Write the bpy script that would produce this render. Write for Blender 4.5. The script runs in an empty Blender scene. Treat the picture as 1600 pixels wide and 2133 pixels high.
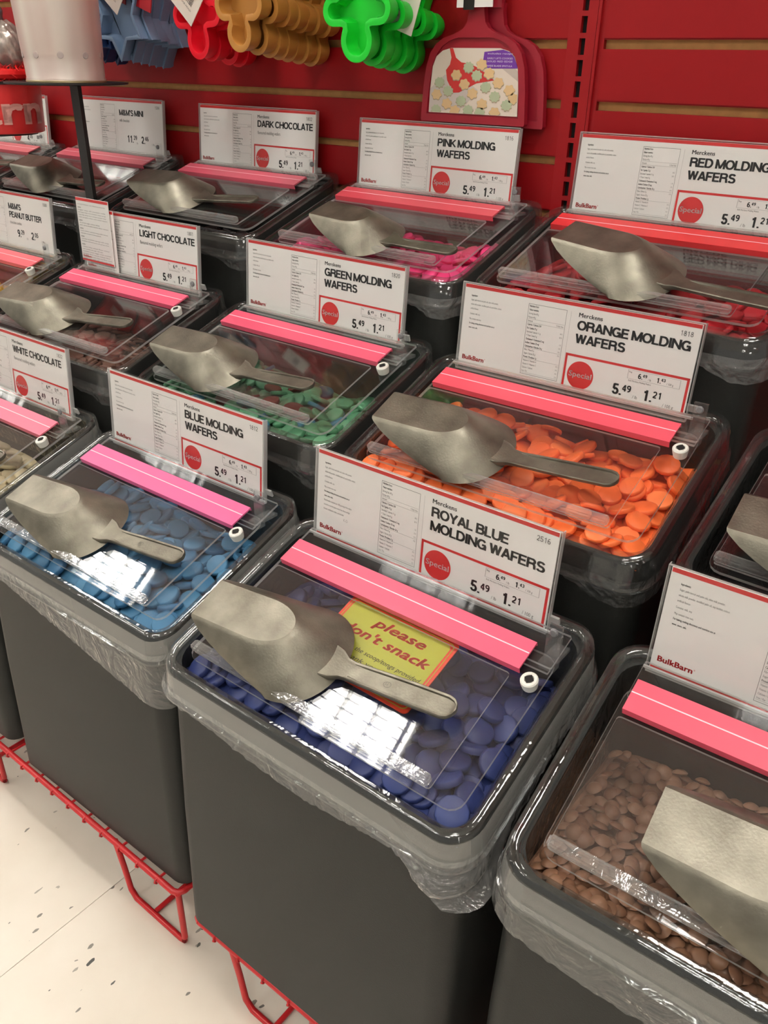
import bpy, bmesh, math, random
import numpy as np
from mathutils import Vector, Matrix
U = 0.30            # one unit of the layout (the width of a price sign) in metres
C = bpy.context.scene.collection
SC = bpy.context.scene
PI = math.pi

# ------------------------------------------------------------------ camera, world, light, exposure
cam = bpy.data.cameras.new('camera'); cam_o = bpy.data.objects.new('camera', cam); C.objects.link(cam_o)
yaw, pitch, roll, FPX = 0.6586, 0.4977, 0.0168, 1730.3
cy_, sy_ = math.cos(yaw), math.sin(yaw)
_f = Vector((-sy_*math.cos(pitch), cy_*math.cos(pitch), -math.sin(pitch)))
_r0 = Vector((cy_, sy_, 0)); _u0 = _r0.cross(_f)
_r = _r0*math.cos(roll) + _u0*math.sin(roll); _u = _u0*math.cos(roll) - _r0*math.sin(roll)
CAM = Vector((1.9334, -2.1167, 1.6219))
M = Matrix(((_r.x, _u.x, -_f.x), (_r.y, _u.y, -_f.y), (_r.z, _u.z, -_f.z))).to_4x4()
M.translation = CAM*U
cam_o.matrix_world = M
cam.sensor_fit = 'VERTICAL'; cam.sensor_height = 24.0; cam.lens = FPX/2133*24.0
cam.clip_start = 0.01
SC.camera = cam_o
SC.view_settings.view_transform = 'Standard'; SC.view_settings.look = 'None'
SC.view_settings.exposure = 0.2; SC.view_settings.gamma = 1.0
SC.view_settings.use_curve_mapping = False
try:
    SC.cycles.transparent_max_bounces = 40; SC.cycles.max_bounces = 10
except Exception: pass
W = bpy.data.worlds.new('world'); SC.world = W; W.use_nodes = True
W.node_tree.nodes['Background'].inputs[0].default_value = (1.0, 0.95, 0.87, 1)
W.node_tree.nodes['Background'].inputs[1].default_value = 0.36
FIX_STRENGTH = 24.0
FLOOR = -1.95; CEIL = 5.5

# ------------------------------------------------------------------ materials
def srgb(r, g, b):
    f = lambda c: (c/255/12.92) if c/255 <= 0.04045 else ((c/255+0.055)/1.055)**2.4
    return (f(r), f(g), f(b), 1)
def nodes(name):
    m = bpy.data.materials.new(name); m.use_nodes = True
    nt = m.node_tree; return m, nt, nt.nodes['Principled BSDF']
def mat(name, col, rough=0.5, metal=0.0, spec=0.5, noise=0.0, nscale=20, bump=0.0, bscale=200, emit=None, trans=0.0, coat=0.0):
    m, nt, b = nodes(name)
    b.inputs['Base Color'].default_value = col; b.inputs['Roughness'].default_value = rough
    b.inputs['Metallic'].default_value = metal; b.inputs['Specular IOR Level'].default_value = spec
    if coat: b.inputs['Coat Weight'].default_value = coat
    if trans: b.inputs['Subsurface Weight'].default_value = trans; b.inputs['Subsurface Radius'].default_value = (0.01, 0.01, 0.01)
    tc = nt.nodes.new('ShaderNodeTexCoord')
    if noise:
        n = nt.nodes.new('ShaderNodeTexNoise'); n.inputs['Scale'].default_value = nscale; n.inputs['Detail'].default_value = 4
        nt.links.new(tc.outputs['Object'], n.inputs['Vector'])
        r = nt.nodes.new('ShaderNodeMapRange'); r.inputs[1].default_value = .3; r.inputs[2].default_value = .7
        r.inputs[3].default_value = 1-noise; r.inputs[4].default_value = 1+noise
        nt.links.new(n.outputs['Fac'], r.inputs[0])
        v = nt.nodes.new('ShaderNodeVectorMath'); v.operation = 'SCALE'; v.inputs[0].default_value = col[:3]
        nt.links.new(r.outputs[0], v.inputs['Scale']); nt.links.new(v.outputs[0], b.inputs['Base Color'])
    if bump:
        n = nt.nodes.new('ShaderNodeTexNoise'); n.inputs['Scale'].default_value = bscale; n.inputs['Detail'].default_value = 3
        nt.links.new(tc.outputs['Object'], n.inputs['Vector'])
        bp = nt.nodes.new('ShaderNodeBump'); bp.inputs['Strength'].default_value = bump; bp.inputs['Distance'].default_value = 0.002
        nt.links.new(n.outputs['Fac'], bp.inputs['Height']); nt.links.new(bp.outputs[0], b.inputs['Normal'])
    if emit:
        b.inputs['Emission Color'].default_value = emit[0]; b.inputs['Emission Strength'].default_value = emit[1]
    return m
def clear(name, tint=(0.96, 0.97, 0.97), frost=0.03, rough=0.03, refl=1.0, wrinkle=0.0, wscale=30, fcol=(0.8, 0.8, 0.78), edge=0.0):
    """thin clear plastic: see-through, fresnel gloss, a little haze"""
    m = bpy.data.materials.new(name); m.use_nodes = True; nt = m.node_tree
    nt.nodes.clear(); N = nt.nodes.new; L = nt.links.new
    out = N('ShaderNodeOutputMaterial'); tr = N('ShaderNodeBsdfTransparent'); tr.inputs[0].default_value = (*tint, 1)
    gl = N('ShaderNodeBsdfGlossy'); gl.inputs['Roughness'].default_value = rough
    df = N('ShaderNodeBsdfDiffuse'); df.inputs[0].default_value = (*fcol, 1)
    tl = N('ShaderNodeBsdfTranslucent'); tl.inputs[0].default_value = (*fcol, 1)
    dt = N('ShaderNodeMixShader'); dt.inputs[0].default_value = .35; L(df.outputs[0], dt.inputs[1]); L(tl.outputs[0], dt.inputs[2])
    m1 = N('ShaderNodeMixShader'); m1.inputs[0].default_value = frost
    L(tr.outputs[0], m1.inputs[1]); L(dt.outputs[0], m1.inputs[2])
    if edge:
        lw = N('ShaderNodeLayerWeight'); lw.inputs[0].default_value = .35
        ma = N('ShaderNodeMath'); ma.operation = 'MULTIPLY_ADD'; ma.inputs[1].default_value = edge; ma.inputs[2].default_value = frost
        L(lw.outputs['Facing'], ma.inputs[0]); L(ma.outputs[0], m1.inputs[0])
    fr = N('ShaderNodeLayerWeight'); fr.inputs[0].default_value = .5
    pw = N('ShaderNodeMath'); pw.operation = 'POWER'; pw.inputs[1].default_value = 4.6; L(fr.outputs['Facing'], pw.inputs[0])
    mu = N('ShaderNodeMath'); mu.operation = 'MULTIPLY_ADD'; mu.inputs[1].default_value = .9*min(1, refl); mu.inputs[2].default_value = .042*refl; mu.use_clamp = True
    L(pw.outputs[0], mu.inputs[0])
    m2 = N('ShaderNodeMixShader'); L(mu.outputs[0], m2.inputs[0]); L(m1.outputs[0], m2.inputs[1]); L(gl.outputs[0], m2.inputs[2])
    if wrinkle:
        tc = N('ShaderNodeTexCoord'); n = N('ShaderNodeTexNoise'); n.inputs['Scale'].default_value = wscale; n.inputs['Detail'].default_value = 3
        n.inputs['Distortion'].default_value = 1.2
        L(tc.outputs['Object'], n.inputs['Vector']); bp = N('ShaderNodeBump'); bp.inputs['Strength'].default_value = wrinkle
        bp.inputs['Distance'].default_value = 0.01; L(n.outputs['Fac'], bp.inputs['Height'])
        for s in (gl, df, fr): L(bp.outputs[0], s.inputs['Normal'])
    L(m2.outputs[0], out.inputs['Surface']); return m

M_body = mat('bin_grey_plastic', srgb(38, 39, 37), rough=.5, spec=.28, bump=.15, bscale=900)
M_sheet = clear('clear_acrylic_sheet', tint=(.985, .985, .985), frost=.006, rough=.012, refl=.95)
M_edge = clear('acrylic_edge_highlight', frost=.42, rough=.06, refl=1.6, fcol=(.86, .86, .84))  # whitish mix painted in as the bright highlight along sheet edges
M_bar = clear('clear_acrylic_bar', frost=.10, rough=.05, refl=1.8, wrinkle=.12, wscale=60, edge=.3)
M_clip = clear('clear_clip', frost=.03, rough=.04, refl=1.8, edge=.15)
M_collar = clear('clear_collar_plastic', tint=(.86, .88, .88), frost=.0, rough=.05, refl=1.8, wrinkle=.10, wscale=25, edge=.04)
M_skirt = clear('hazy_floor_sheen_skirt', frost=.30, rough=.12, refl=1.6, fcol=(.74, .74, .70), edge=.1)  # frosted wear plus the floor's pale reflection painted in for the front row
M_skirt_dim = clear('clear_collar_skirt', frost=.015, rough=.08, refl=1.2, fcol=(.7, .7, .68), edge=.05)
M_film_in = clear('thin_liner_film_inside', frost=.012, rough=.12, refl=1.0, wrinkle=.9, wscale=34, edge=.03)
M_film_dim = clear('thin_liner_film_rear', frost=.035, rough=.12, refl=1.3, wrinkle=.9, wscale=34, edge=.05)
M_film = clear('thin_liner_film', frost=.12, rough=.14, refl=1.3, wrinkle=.9, wscale=34, fcol=(.9, .9, .88), edge=.10)
M_sleeve = clear('sign_sleeve_acrylic', frost=.0, rough=.05, refl=.5)
M_card = mat('sign_card', srgb(246, 242, 238), rough=.6)
M_ink = mat('ink_black', srgb(30, 28, 28), rough=.6)
M_inkg = mat('ink_grey', srgb(112, 108, 106), rough=.6)
M_inkl = mat('ink_light_grey', srgb(188, 184, 181), rough=.6)
M_red = mat('ink_red', srgb(214, 44, 44), rough=.5)
M_white = mat('ink_white', srgb(240, 238, 235), rough=.5)
M_alu = None
def alu():
    m, nt, b = nodes('cast_aluminium'); N = nt.nodes.new; L = nt.links.new
    tc = N('ShaderNodeTexCoord'); n = N('ShaderNodeTexNoise'); n.inputs['Scale'].default_value = 28; n.inputs['Detail'].default_value = 6
    L(tc.outputs['Object'], n.inputs['Vector'])
    cr = N('ShaderNodeValToRGB'); cr.color_ramp.elements[0].position = .3; cr.color_ramp.elements[0].color = srgb(100, 96, 85)
    cr.color_ramp.elements[1].position = .75; cr.color_ramp.elements[1].color = srgb(142, 138, 124)
    L(n.outputs['Fac'], cr.inputs[0]); L(cr.outputs[0], b.inputs['Base Color'])
    b.inputs['Metallic'].default_value = .8
    n2 = N('ShaderNodeTexNoise'); n2.inputs['Scale'].default_value = 60; n2.inputs['Detail'].default_value = 5; L(tc.outputs['Object'], n2.inputs['Vector'])
    mr = N('ShaderNodeMapRange'); mr.inputs[3].default_value = .33; mr.inputs[4].default_value = .52; L(n2.outputs['Fac'], mr.inputs[0]); L(mr.outputs[0], b.inputs['Roughness'])
    n3 = N('ShaderNodeTexNoise'); n3.inputs['Scale'].default_value = 420; n3.inputs['Detail'].default_value = 3; L(tc.outputs['Object'], n3.inputs['Vector'])
    bp = N('ShaderNodeBump'); bp.inputs['Strength'].default_value = .12; bp.inputs['Distance'].default_value = .0015
    L(n3.outputs['Fac'], bp.inputs['Height']); L(bp.outputs[0], b.inputs['Normal']); return m
M_alu = alu()
M_redwall = mat('slatwall_red', srgb(146, 12, 18), rough=.5, spec=.25, noise=.05, nscale=3)
M_redpost = mat('standard_red_paint', srgb(150, 14, 20), rough=.45, spec=.3)
M_mdf = mat('slatwall_groove_mdf', srgb(178, 134, 80), rough=.8, noise=.12, nscale=60)
M_dark = mat('slot_black', srgb(14, 8, 8), rough=.8)
M_wire = mat('red_coated_wire', srgb(188, 34, 38), rough=.35)
M_black = mat('black_painted_steel', srgb(22, 20, 19), rough=.45)
M_steel = mat('steel_hook', srgb(150, 150, 150), rough=.35, metal=.9)
M_knob = mat('white_nylon_knob', srgb(222, 222, 214), rough=.4)

# ------------------------------------------------------------------ helpers
def mesh(name, verts, faces, mats, idx=None, smooth=False):
    me = bpy.data.meshes.new(name)
    me.from_pydata([(v[0]*U, v[1]*U, v[2]*U) for v in verts], [], faces)
    for m in (mats if isinstance(mats, (list, tuple)) else [mats]): me.materials.append(m)
    if idx is not None: me.polygons.foreach_set('material_index', idx)
    if smooth: me.polygons.foreach_set('use_smooth', [True]*len(me.polygons))
    me.update(); return me
def link(name, me, parent=None, mtx=None):
    o = bpy.data.objects.new(name, me); C.objects.link(o)
    if parent: o.parent = parent
    if mtx is not None: o.matrix_local = mtx
    return o
def thing(name, label, cat, mtx, group=None):
    o = bpy.data.objects.new(name, None); C.objects.link(o); o.empty_display_size = .02
    o.matrix_world = mtx; o['label'] = label; o['category'] = cat
    if group: o['group'] = group
    return o
def tag(o, label, cat, group=None):
    o['label'] = label; o['category'] = cat
    if group: o['group'] = group
    return o
def struct(o): o['kind'] = 'structure'; return o
def T(x, y, z): return Matrix.Translation((x*U, y*U, z*U))
class MB:
    def __init__(s): s.v = []; s.f = []; s.i = []
    def add(s, v, f, i=0):
        n = len(s.v); s.v += [tuple(q) for q in v]; s.f += [tuple(k+n for k in q) for q in f]; s.i += [i]*len(f); return s
    def box(s, x0, x1, y0, y1, z0, z1, i=0, fn=None):
        v = [(x, y, z) for z in (z0, z1) for y in (y0, y1) for x in (x0, x1)]
        if fn: v = [fn(*q) for q in v]
        return s.add(v, [(0,2,3,1), (4,5,7,6), (0,1,5,4), (2,6,7,3), (0,4,6,2), (1,3,7,5)], i)
    def loft(s, loops, closed=True, i=0, cap0=False, cap1=False, wrap=False):
        n = len(loops[0]); v = [q for l in loops for q in l]; f = []
        m = len(loops)
        for a in range(m if wrap else m-1):
            b = (a+1) % m
            for k in range(n if closed else n-1):
                k2 = (k+1) % n; f.append((a*n+k, a*n+k2, b*n+k2, b*n+k))
        s.add(v, f, i)
        base = len(s.v)-len(v)
        if cap0: s.f.append(tuple(base+k for k in range(n))[::-1]); s.i.append(i)
        if cap1: s.f.append(tuple(base+(m-1)*n+k for k in range(n))); s.i.append(i)
        return s
    def tube(s, pts, r, n=8, i=0):
        pts = [Vector(p) for p in pts]; loops = []
        for k, p in enumerate(pts):
            d = (pts[min(k+1, len(pts)-1)]-pts[max(k-1, 0)]).normalized()
            a = d.cross(Vector((0, 0, 1)) if abs(d.z) < .9 else Vector((1, 0, 0))).normalized(); b = d.cross(a)
            loops.append([p+a*(r*math.cos(2*PI*j/n))+b*(r*math.sin(2*PI*j/n)) for j in range(n)])
        return s.loft(loops, True, i, True, True)
    def cyl(s, c, r0, r1, z0, z1, n=24, i=0):
        l = lambda r, z: [(c[0]+r*math.cos(2*PI*j/n), c[1]+r*math.sin(2*PI*j/n), z) for j in range(n)]
        return s.loft([l(r0, z0), l(r1, z1)], True, i, True, True)
    def poly(s, pts, i=0): return s.add(pts, [tuple(range(len(pts)))], i)
    def me(s, name, mats, smooth=False): return mesh(name, s.v, s.f, mats, s.i, smooth)
def weld_normals(me):
    bm = bmesh.new(); bm.from_mesh(me); bmesh.ops.recalc_face_normals(bm, faces=bm.faces); bm.to_mesh(me); bm.free(); return me
def auto(o, ang=35):
    me = o.data if hasattr(o, 'data') else o
    bm = bmesh.new(); bm.from_mesh(me); bmesh.ops.recalc_face_normals(bm, faces=bm.faces)
    for f in bm.faces: f.smooth = True
    for e in bm.edges:
        if len(e.link_faces) == 2 and e.calc_face_angle(0) > math.radians(ang): e.smooth = False
    bm.to_mesh(me); bm.free(); return o
def rr(x0, x1, y0, y1, r, n=6):
    p = []
    for cx, cy, a0 in ((x1-r, y1-r, 0), (x0+r, y1-r, PI/2), (x0+r, y0+r, PI), (x1-r, y0+r, 1.5*PI)):
        for k in range(n+1):
            a = a0+PI/2*k/n; p.append((cx+r*math.cos(a), cy+r*math.sin(a)))
    return p
def smoothnoise(seed, k=5):
    r = random.Random(seed); A = [(r.uniform(.4, 1)/(1+j*.35), r.uniform(0, 2*PI), (j+1)*1.7) for j in range(k)]
    return lambda t: sum(a*math.sin(w*t+ph) for a, ph, w in A)/k

# text: drawn grotesque capitals and figures (strokes), small print from the built-in font
def _arc(cx, cy, rx, ry, a0, a1, n=9): return [(cx+rx*math.cos(math.radians(a0+(a1-a0)*k/n)), cy+ry*math.sin(math.radians(a0+(a1-a0)*k/n))) for k in range(n+1)]
ST = .15
def _strokes(c):
    t = ST; l = t/2; lo, hi = t*.46, 1-t*.46; r = .72-t/2; m = .36
    G = {
     'A': (.74, [[(.06, 0), (.37, .99)], [(.37, .99), (.68, 0)], [(.17, .30), (.57, .30)]]),
     'B': (.70, [[(l, 0), (l, 1)], [(l, hi), (.36, hi)]+_arc(.38, .735, .20, .19, 90, -90)+[(l, .53)], [(l, .53), (.38, .53)]+_arc(.39, .30, .235, .232, 90, -90)+[(l, lo)]]),
     'C': (.76, [_arc(.39, .5, .315, .43, 38, 322, 20)]),
     'D': (.74, [[(l, 0), (l, 1)], [(l, hi), (.30, hi)]+_arc(.30, .5, .36, .43, 90, -90, 14)+[(l, lo)]]),
     'E': (.64, [[(l, 0), (l, 1)], [(l, hi), (.62, hi)], [(l, .52), (.57, .52)], [(l, lo), (.63, lo)]]),
     'F': (.60, [[(l, 0), (l, 1)], [(l, hi), (.60, hi)], [(l, .50), (.53, .50)]]),
     'G': (.80, [_arc(.40, .5, .325, .43, 40, 330, 20), [(.42, .46), (.755, .46)], [(.70, 0), (.70, .46)]]),
     'H': (.74, [[(l, 0), (l, 1)], [(.665, 0), (.665, 1)], [(l, .53), (.665, .53)]]),
     'I': (.22, [[(.11, 0), (.11, 1)]]),
     'K': (.74, [[(l, 0), (l, 1)], [(.67, .99), (.10, .38)], [(.25, .56), (.70, 0)]]),
     'L': (.58, [[(l, 0), (l, 1)], [(l, lo), (.57, lo)]]),
     'M': (.88, [[(l, 0), (l, 1)], [(.805, 0), (.805, 1)], [(l, .97), (.44, .05)], [(.805, .97), (.44, .05)]]),
     'N': (.76, [[(l, 0), (l, 1)], [(.685, 0), (.685, 1)], [(l, .94), (.685, .06)]]),
     'O': (.82, [_arc(.41, .5, .335, .43, 0, 360, 26)]),
     'P': (.68, [[(l, 0), (l, 1)], [(l, hi), (.38, hi)]+_arc(.38, .70, .225, .225, 90, -90)+[(l, .475)]]),
     'R': (.73, [[(l, 0), (l, 1)], [(l, hi), (.40, hi)]+_arc(.40, .715, .215, .215, 90, -90)+[(l, .50)], _arc(.42, .30, .20, .20, 90, 0, 5)+[(.63, .16), (.66, 0)]]),
     'S': (.70, [_arc(.35, .725, .235, .205, 18, 270, 14), _arc(.35, .285, .26, .235, 90, -162, 14)]),
     'T': (.64, [[(.32, 0), (.32, 1)], [(.02, hi), (.62, hi)]]),
     'U': (.74, [[(l, 1), (l, .34)]+_arc(.37, .34, .295, .27, 180, 360, 12)+[(.665, 1)]]),
     'V': (.70, [[(.05, 1), (.35, .01)], [(.65, 1), (.35, .01)]]),
     'W': (.98, [[(.06, 1), (.27, .02)], [(.27, .02), (.49, .96)], [(.49, .96), (.71, .02)], [(.71, .02), (.92, 1)]]),
     'Y': (.70, [[(.05, 1), (.35, .42)], [(.65, 1), (.35, .42)], [(.35, 0), (.35, .46)]]),
     '&': (.76, [_arc(.33, .77, .16, .16, 0, 360, 14), [(.24, .64), (.70, .0)], _arc(.30, .26, .22, .20, 110, 300, 12)+[(.62, .42)]]),
     "'": (.18, [[(.09, .72), (.09, 1)]]), '.': (.24, [[(.12, 0), (.12, .15)]]), ' ': (.20, []),
     '0': (.60, [_arc(.30, .5, .215, .43, 0, 360, 22)]), '1': (.60, [[(.36, 0), (.36, 1)], [(.36, .80), (.13, .80)]]),
     '2': (.60, [_arc(.30, .70, .205, .23, 165, -20, 10)+[(.40, .42), (.15, .20), (.10, lo)], [(.08, lo), (.54, lo)]]),
     '3': (.60, [_arc(.29, .725, .19, .20, 160, -90, 12), _arc(.29, .29, .215, .225, 90, -165, 12)]),
     '4': (.60, [[(.41, 0), (.41, .98)], [(.39, .95), (.05, .34)], [(.03, .27), (.57, .27)]]),
     '5': (.60, [[(.52, hi), (.14, hi)], [(.15, .97), (.11, .50)], _arc(.29, .31, .215, .245, 140, -165, 14)]),
     '6': (.60, [_arc(.31, .30, .21, .235, 0, 360, 16), _arc(.37, .42, .28, .50, 75, 195, 9)]),
     '8': (.60, [_arc(.30, .745, .175, .185, 0, 360, 14), _arc(.30, .285, .21, .22, 0, 360, 16)]),
     '9': (.60, [_arc(.29, .70, .21, .235, 0, 360, 16), _arc(.23, .58, .28, .50, -105, 15, 9)])}
    return G[c]
def cap_width(s, track=.10): return sum(_strokes(c)[0]+track for c in s)-track
def caps(mb, s, x, y, cap, kx, i=0, fn=None, weight=1.0, track=.10):
    """headline lettering built of flat strokes"""
    for c in s:
        w, pls = _strokes(c); h = ST*weight/2
        for pl in pls:
            for a, b in zip(pl[:-1], pl[1:]):
                d = Vector((b[0]-a[0], b[1]-a[1])); L_ = d.length
                if L_ < 1e-6: continue
                d /= L_; e = .012 if len(pl) > 2 else 0; n_ = Vector((-d.y, d.x))*h
                hy = n_
                q = [(a[0]-d.x*e-hy.x, a[1]-d.y*e-hy.y), (b[0]+d.x*e-hy.x, b[1]+d.y*e-hy.y), (b[0]+d.x*e+hy.x, b[1]+d.y*e+hy.y), (a[0]-d.x*e+hy.x, a[1]-d.y*e+hy.y)]
                mb.add([fn(x+u*cap*kx, y+max(-.012, min(1.012, v_))*cap) for u, v_ in q], [(0, 1, 2, 3)], i)
        x += (w+track)*cap*kx
    return x
_tc = {}
def glyphs(s):
    if s not in _tc:
        cu = bpy.data.curves.new('t', 'FONT'); cu.body = s; cu.resolution_u = 2
        o = bpy.data.objects.new('t', cu); C.objects.link(o)
        dg = bpy.context.evaluated_depsgraph_get(); me = o.evaluated_get(dg).to_mesh()
        v = [(q.co.x, q.co.y) for q in me.vertices]; f = [tuple(p.vertices) for p in me.polygons]
        o.evaluated_get(dg).to_mesh_clear(); bpy.data.objects.remove(o); bpy.data.curves.remove(cu)
        _tc[s] = (v, f)
    return _tc[s]
_CAP = max(q[1] for q in glyphs('H')[0])
def text(mb, s, x, y, cap, sx=None, width=None, i=0, bold=.0, shear=0.0, fn=None, right=False):
    """x, y = left end of the baseline, cap = capital height; sx = width factor or width = whole width"""
    v, f = glyphs(s)
    if not v: return
    k = cap/_CAP; xs = [q[0]+q[1]*shear for q in v]; w = max(xs)-min(xs)
    kx = width/w if width else k*(sx or 1)
    x0 = min(xs); off = x - (w*kx if right else 0)
    for sh_ in ((0,) if not bold else (-bold, -bold/3, bold/3, bold)):
        for sv in ((0,) if bold < .04 else (-bold*.5, bold*.5)):
            mb.add([fn(off+(q[0]+q[1]*shear-x0)*kx+sh_*cap, y+q[1]*k+sv*cap) for q in v], f, i)

# ------------------------------------------------------------------ setting: floor, ceiling, wall
def floor_mat():
    m, nt, b = nodes('vinyl_floor'); N = nt.nodes.new; L = nt.links.new
    tc = N('ShaderNodeTexCoord'); mp = N('ShaderNodeMapping'); mp.inputs['Scale'].default_value = (1, .5, 1); mp.inputs['Rotation'].default_value = (0, 0, .6)
    L(tc.outputs['Object'], mp.inputs[0])
    ns = N('ShaderNodeTexNoise'); ns.inputs['Scale'].default_value = 90; L(mp.outputs[0], ns.inputs['Vector'])
    mx = N('ShaderNodeMixRGB'); mx.inputs[0].default_value = .010; L(mp.outputs[0], mx.inputs[1]); L(ns.outputs['Color'], mx.inputs[2])
    vo = N('ShaderNodeTexVoronoi'); vo.inputs['Scale'].default_value = 105; L(mx.outputs[0], vo.inputs['Vector'])
    sz = N('ShaderNodeMapRange'); sz.inputs[1].default_value = .84; sz.inputs[2].default_value = 1; sz.inputs[3].default_value = 0; sz.inputs[4].default_value = .34
    s0 = N('ShaderNodeSeparateColor'); L(vo.outputs['Color'], s0.inputs[0]); L(s0.outputs[0], sz.inputs[0])
    lt = N('ShaderNodeMath'); lt.operation = 'LESS_THAN'; L(vo.outputs['Distance'], lt.inputs[0]); L(sz.outputs[0], lt.inputs[1])
    sp = N('ShaderNodeSeparateColor'); L(vo.outputs['Color'], sp.inputs[0])
    fc = N('ShaderNodeValToRGB'); fc.color_ramp.elements[0].color = srgb(70, 70, 66); fc.color_ramp.elements[1].color = srgb(178, 170, 156); L(sp.outputs[1], fc.inputs[0])
    nb = N('ShaderNodeTexNoise'); nb.inputs['Scale'].default_value = 5; nb.inputs['Detail'].default_value = 5; L(tc.outputs['Object'], nb.inputs['Vector'])
    bc = N('ShaderNodeValToRGB'); bc.color_ramp.elements[0].position = .35; bc.color_ramp.elements[0].color = srgb(222, 212, 196)
    bc.color_ramp.elements[1].position = .65; bc.color_ramp.elements[1].color = srgb(232, 224, 210); L(nb.outputs['Fac'], bc.inputs[0])
    mm = N('ShaderNodeMixRGB'); L(lt.outputs[0], mm.inputs[0]); L(bc.outputs[0], mm.inputs[1]); L(fc.outputs[0], mm.inputs[2])
    L(mm.outputs[0], b.inputs['Base Color']); b.inputs['Roughness'].default_value = .32; return m
M_floor = floor_mat()
fl = struct(link('floor', MB().box(-14, 9, -9, 2.6, FLOOR-.12, FLOOR-.02).me('floor', mat('floor_joint', srgb(150, 142, 128), rough=.8))))
tile_me = MB().box(.0015, 2.3985, .0015, 2.3985, -.03, 0).me('floor_tile', M_floor)
for ix in range(-5, 3):
    for iy in range(-3, 1):
        link('floor_tile', tile_me, fl, T(-.737+ix*2.4, .3+iy*2.4, FLOOR))
struct(link('ceiling', MB().box(-14, 9, -9, 2.6, CEIL+.02, CEIL+.12).me('ceiling', mat('ceiling_white', srgb(225, 222, 214), rough=.9))))

WY = 1.873
PITCH = .2505; GR = .043
wall = struct(link('wall_back', MB().box(-12, 6, WY+.03, WY+.08, FLOOR-.02, CEIL).me('wall_back', M_mdf)))
zg0 = 1.704 - PITCH*14      # lowest groove
zg = [zg0+PITCH*k for k in range(29)]
for (xa, xb) in ((-12, -.128), (.052, 6)):
    bme = MB()
    h = PITCH-GR
    bme.box(xa, xb, WY, WY+.031, 0, h)
    # the retaining lip behind each groove edge
    bme.box(xa, xb, WY+.006, WY+.031, -.006, 0)
    bm_ = auto(bme.me('slat_board', M_redwall))
    for z in zg: link('slat_board', bm_, wall, T(0, 0, z+GR*.5))
def standard(name, cx):
    mb = MB()
    z0, z1 = FLOOR, CEIL
    mb.box(cx-.075, cx-.015, WY-.004, WY+.02, z0, z1); mb.box(cx+.015, cx+.062, WY-.004, WY+.02, z0, z1)
    mb.box(cx+.068, cx+.082, WY-.012, WY+.03, z0, z1); mb.box(cx+.062, cx+.068, WY+.006, WY+.03, z0, z1)
    mb.box(cx+.082, cx+.104, WY+.004, WY+.03, z0, z1)
    n = int((z1-z0)/.0875)
    for k in range(n): mb.box(cx-.015, cx+.015, WY-.004, WY+.02, z0+k*.0875, z0+k*.0875+.021)
    mb.box(cx-.015, cx+.015, WY+.021, WY+.028, z0, z1, 1)
    return struct(link(name, mb.me(name, [M_redpost, M_dark])))
standard('trim_1', -.052)

# ceiling light fixtures
def fixtures():
    mb = MB(); w, d = .60, .52
    mb.box(-w-.05, w+.05, -d-.05, d+.05, .0, .06)
    house = mb.me('housing', mat('fixture_white', srgb(225, 225, 220), rough=.5))
    tb = MB()
    for k in (-1, 0, 1): tb.tube([(k*.38, -d+.02, -.045), (k*.38, d-.02, -.045)], .045, 10)
    tube = tb.me('lamp_tube', mat('lamp_glow', (1, 1, 1, 1), emit=((1.0, .965, .90, 1), FIX_STRENGTH*2.6)))
    dm = MB().box(-w, w, -d, d, -.012, -.004).me('reflector_pan', mat('pan_glow', (.9, .9, .9, 1), emit=((1.0, .96, .9, 1), FIX_STRENGTH*.55)))
    lb = MB()
    for k in range(-4, 5): lb.box(-w, w, k*.115-.006, k*.115+.006, -.13, -.05)
    for k in (-.57, -.19, .19, .57): lb.box(k-.006, k+.006, -d, d, -.13, -.05)
    louv = lb.me('louvre', mat('louvre_aluminium', srgb(190, 190, 188), rough=.3, metal=.7))
    n = 0
    rows = [(-.42, (-10.9, -6.6, -2.3, 1.75)), (-4.2, (-10.9, -6.6, -2.3, 1.75, 5.8)), (-7.6, (-6.6, -2.3, 1.75, 5.8))]  # the two aisle rows are unseen, added to light the bins and signs
    names = {-.42: 'over the front row of bins', -4.2: 'added for fill over the middle of the aisle', -7.6: 'added for fill over the far side of the aisle'}
    cols = {-10.9: 'far left', -6.6: 'left', -2.3: 'centre', 1.75: 'right', 5.8: 'far right'}
    for y, xs in rows:
        for x in xs:
            t = thing('ceiling_light', 'recessed fluorescent ceiling light %s, %s one' % (names[y], cols[x]), 'light', T(x, y, CEIL-.04), 'ceiling lights')
            link('housing', house, t); link('lamp_tube', tube, t); link('reflector_pan', dm, t); link('louvre', louv, t)
fixtures()

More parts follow.
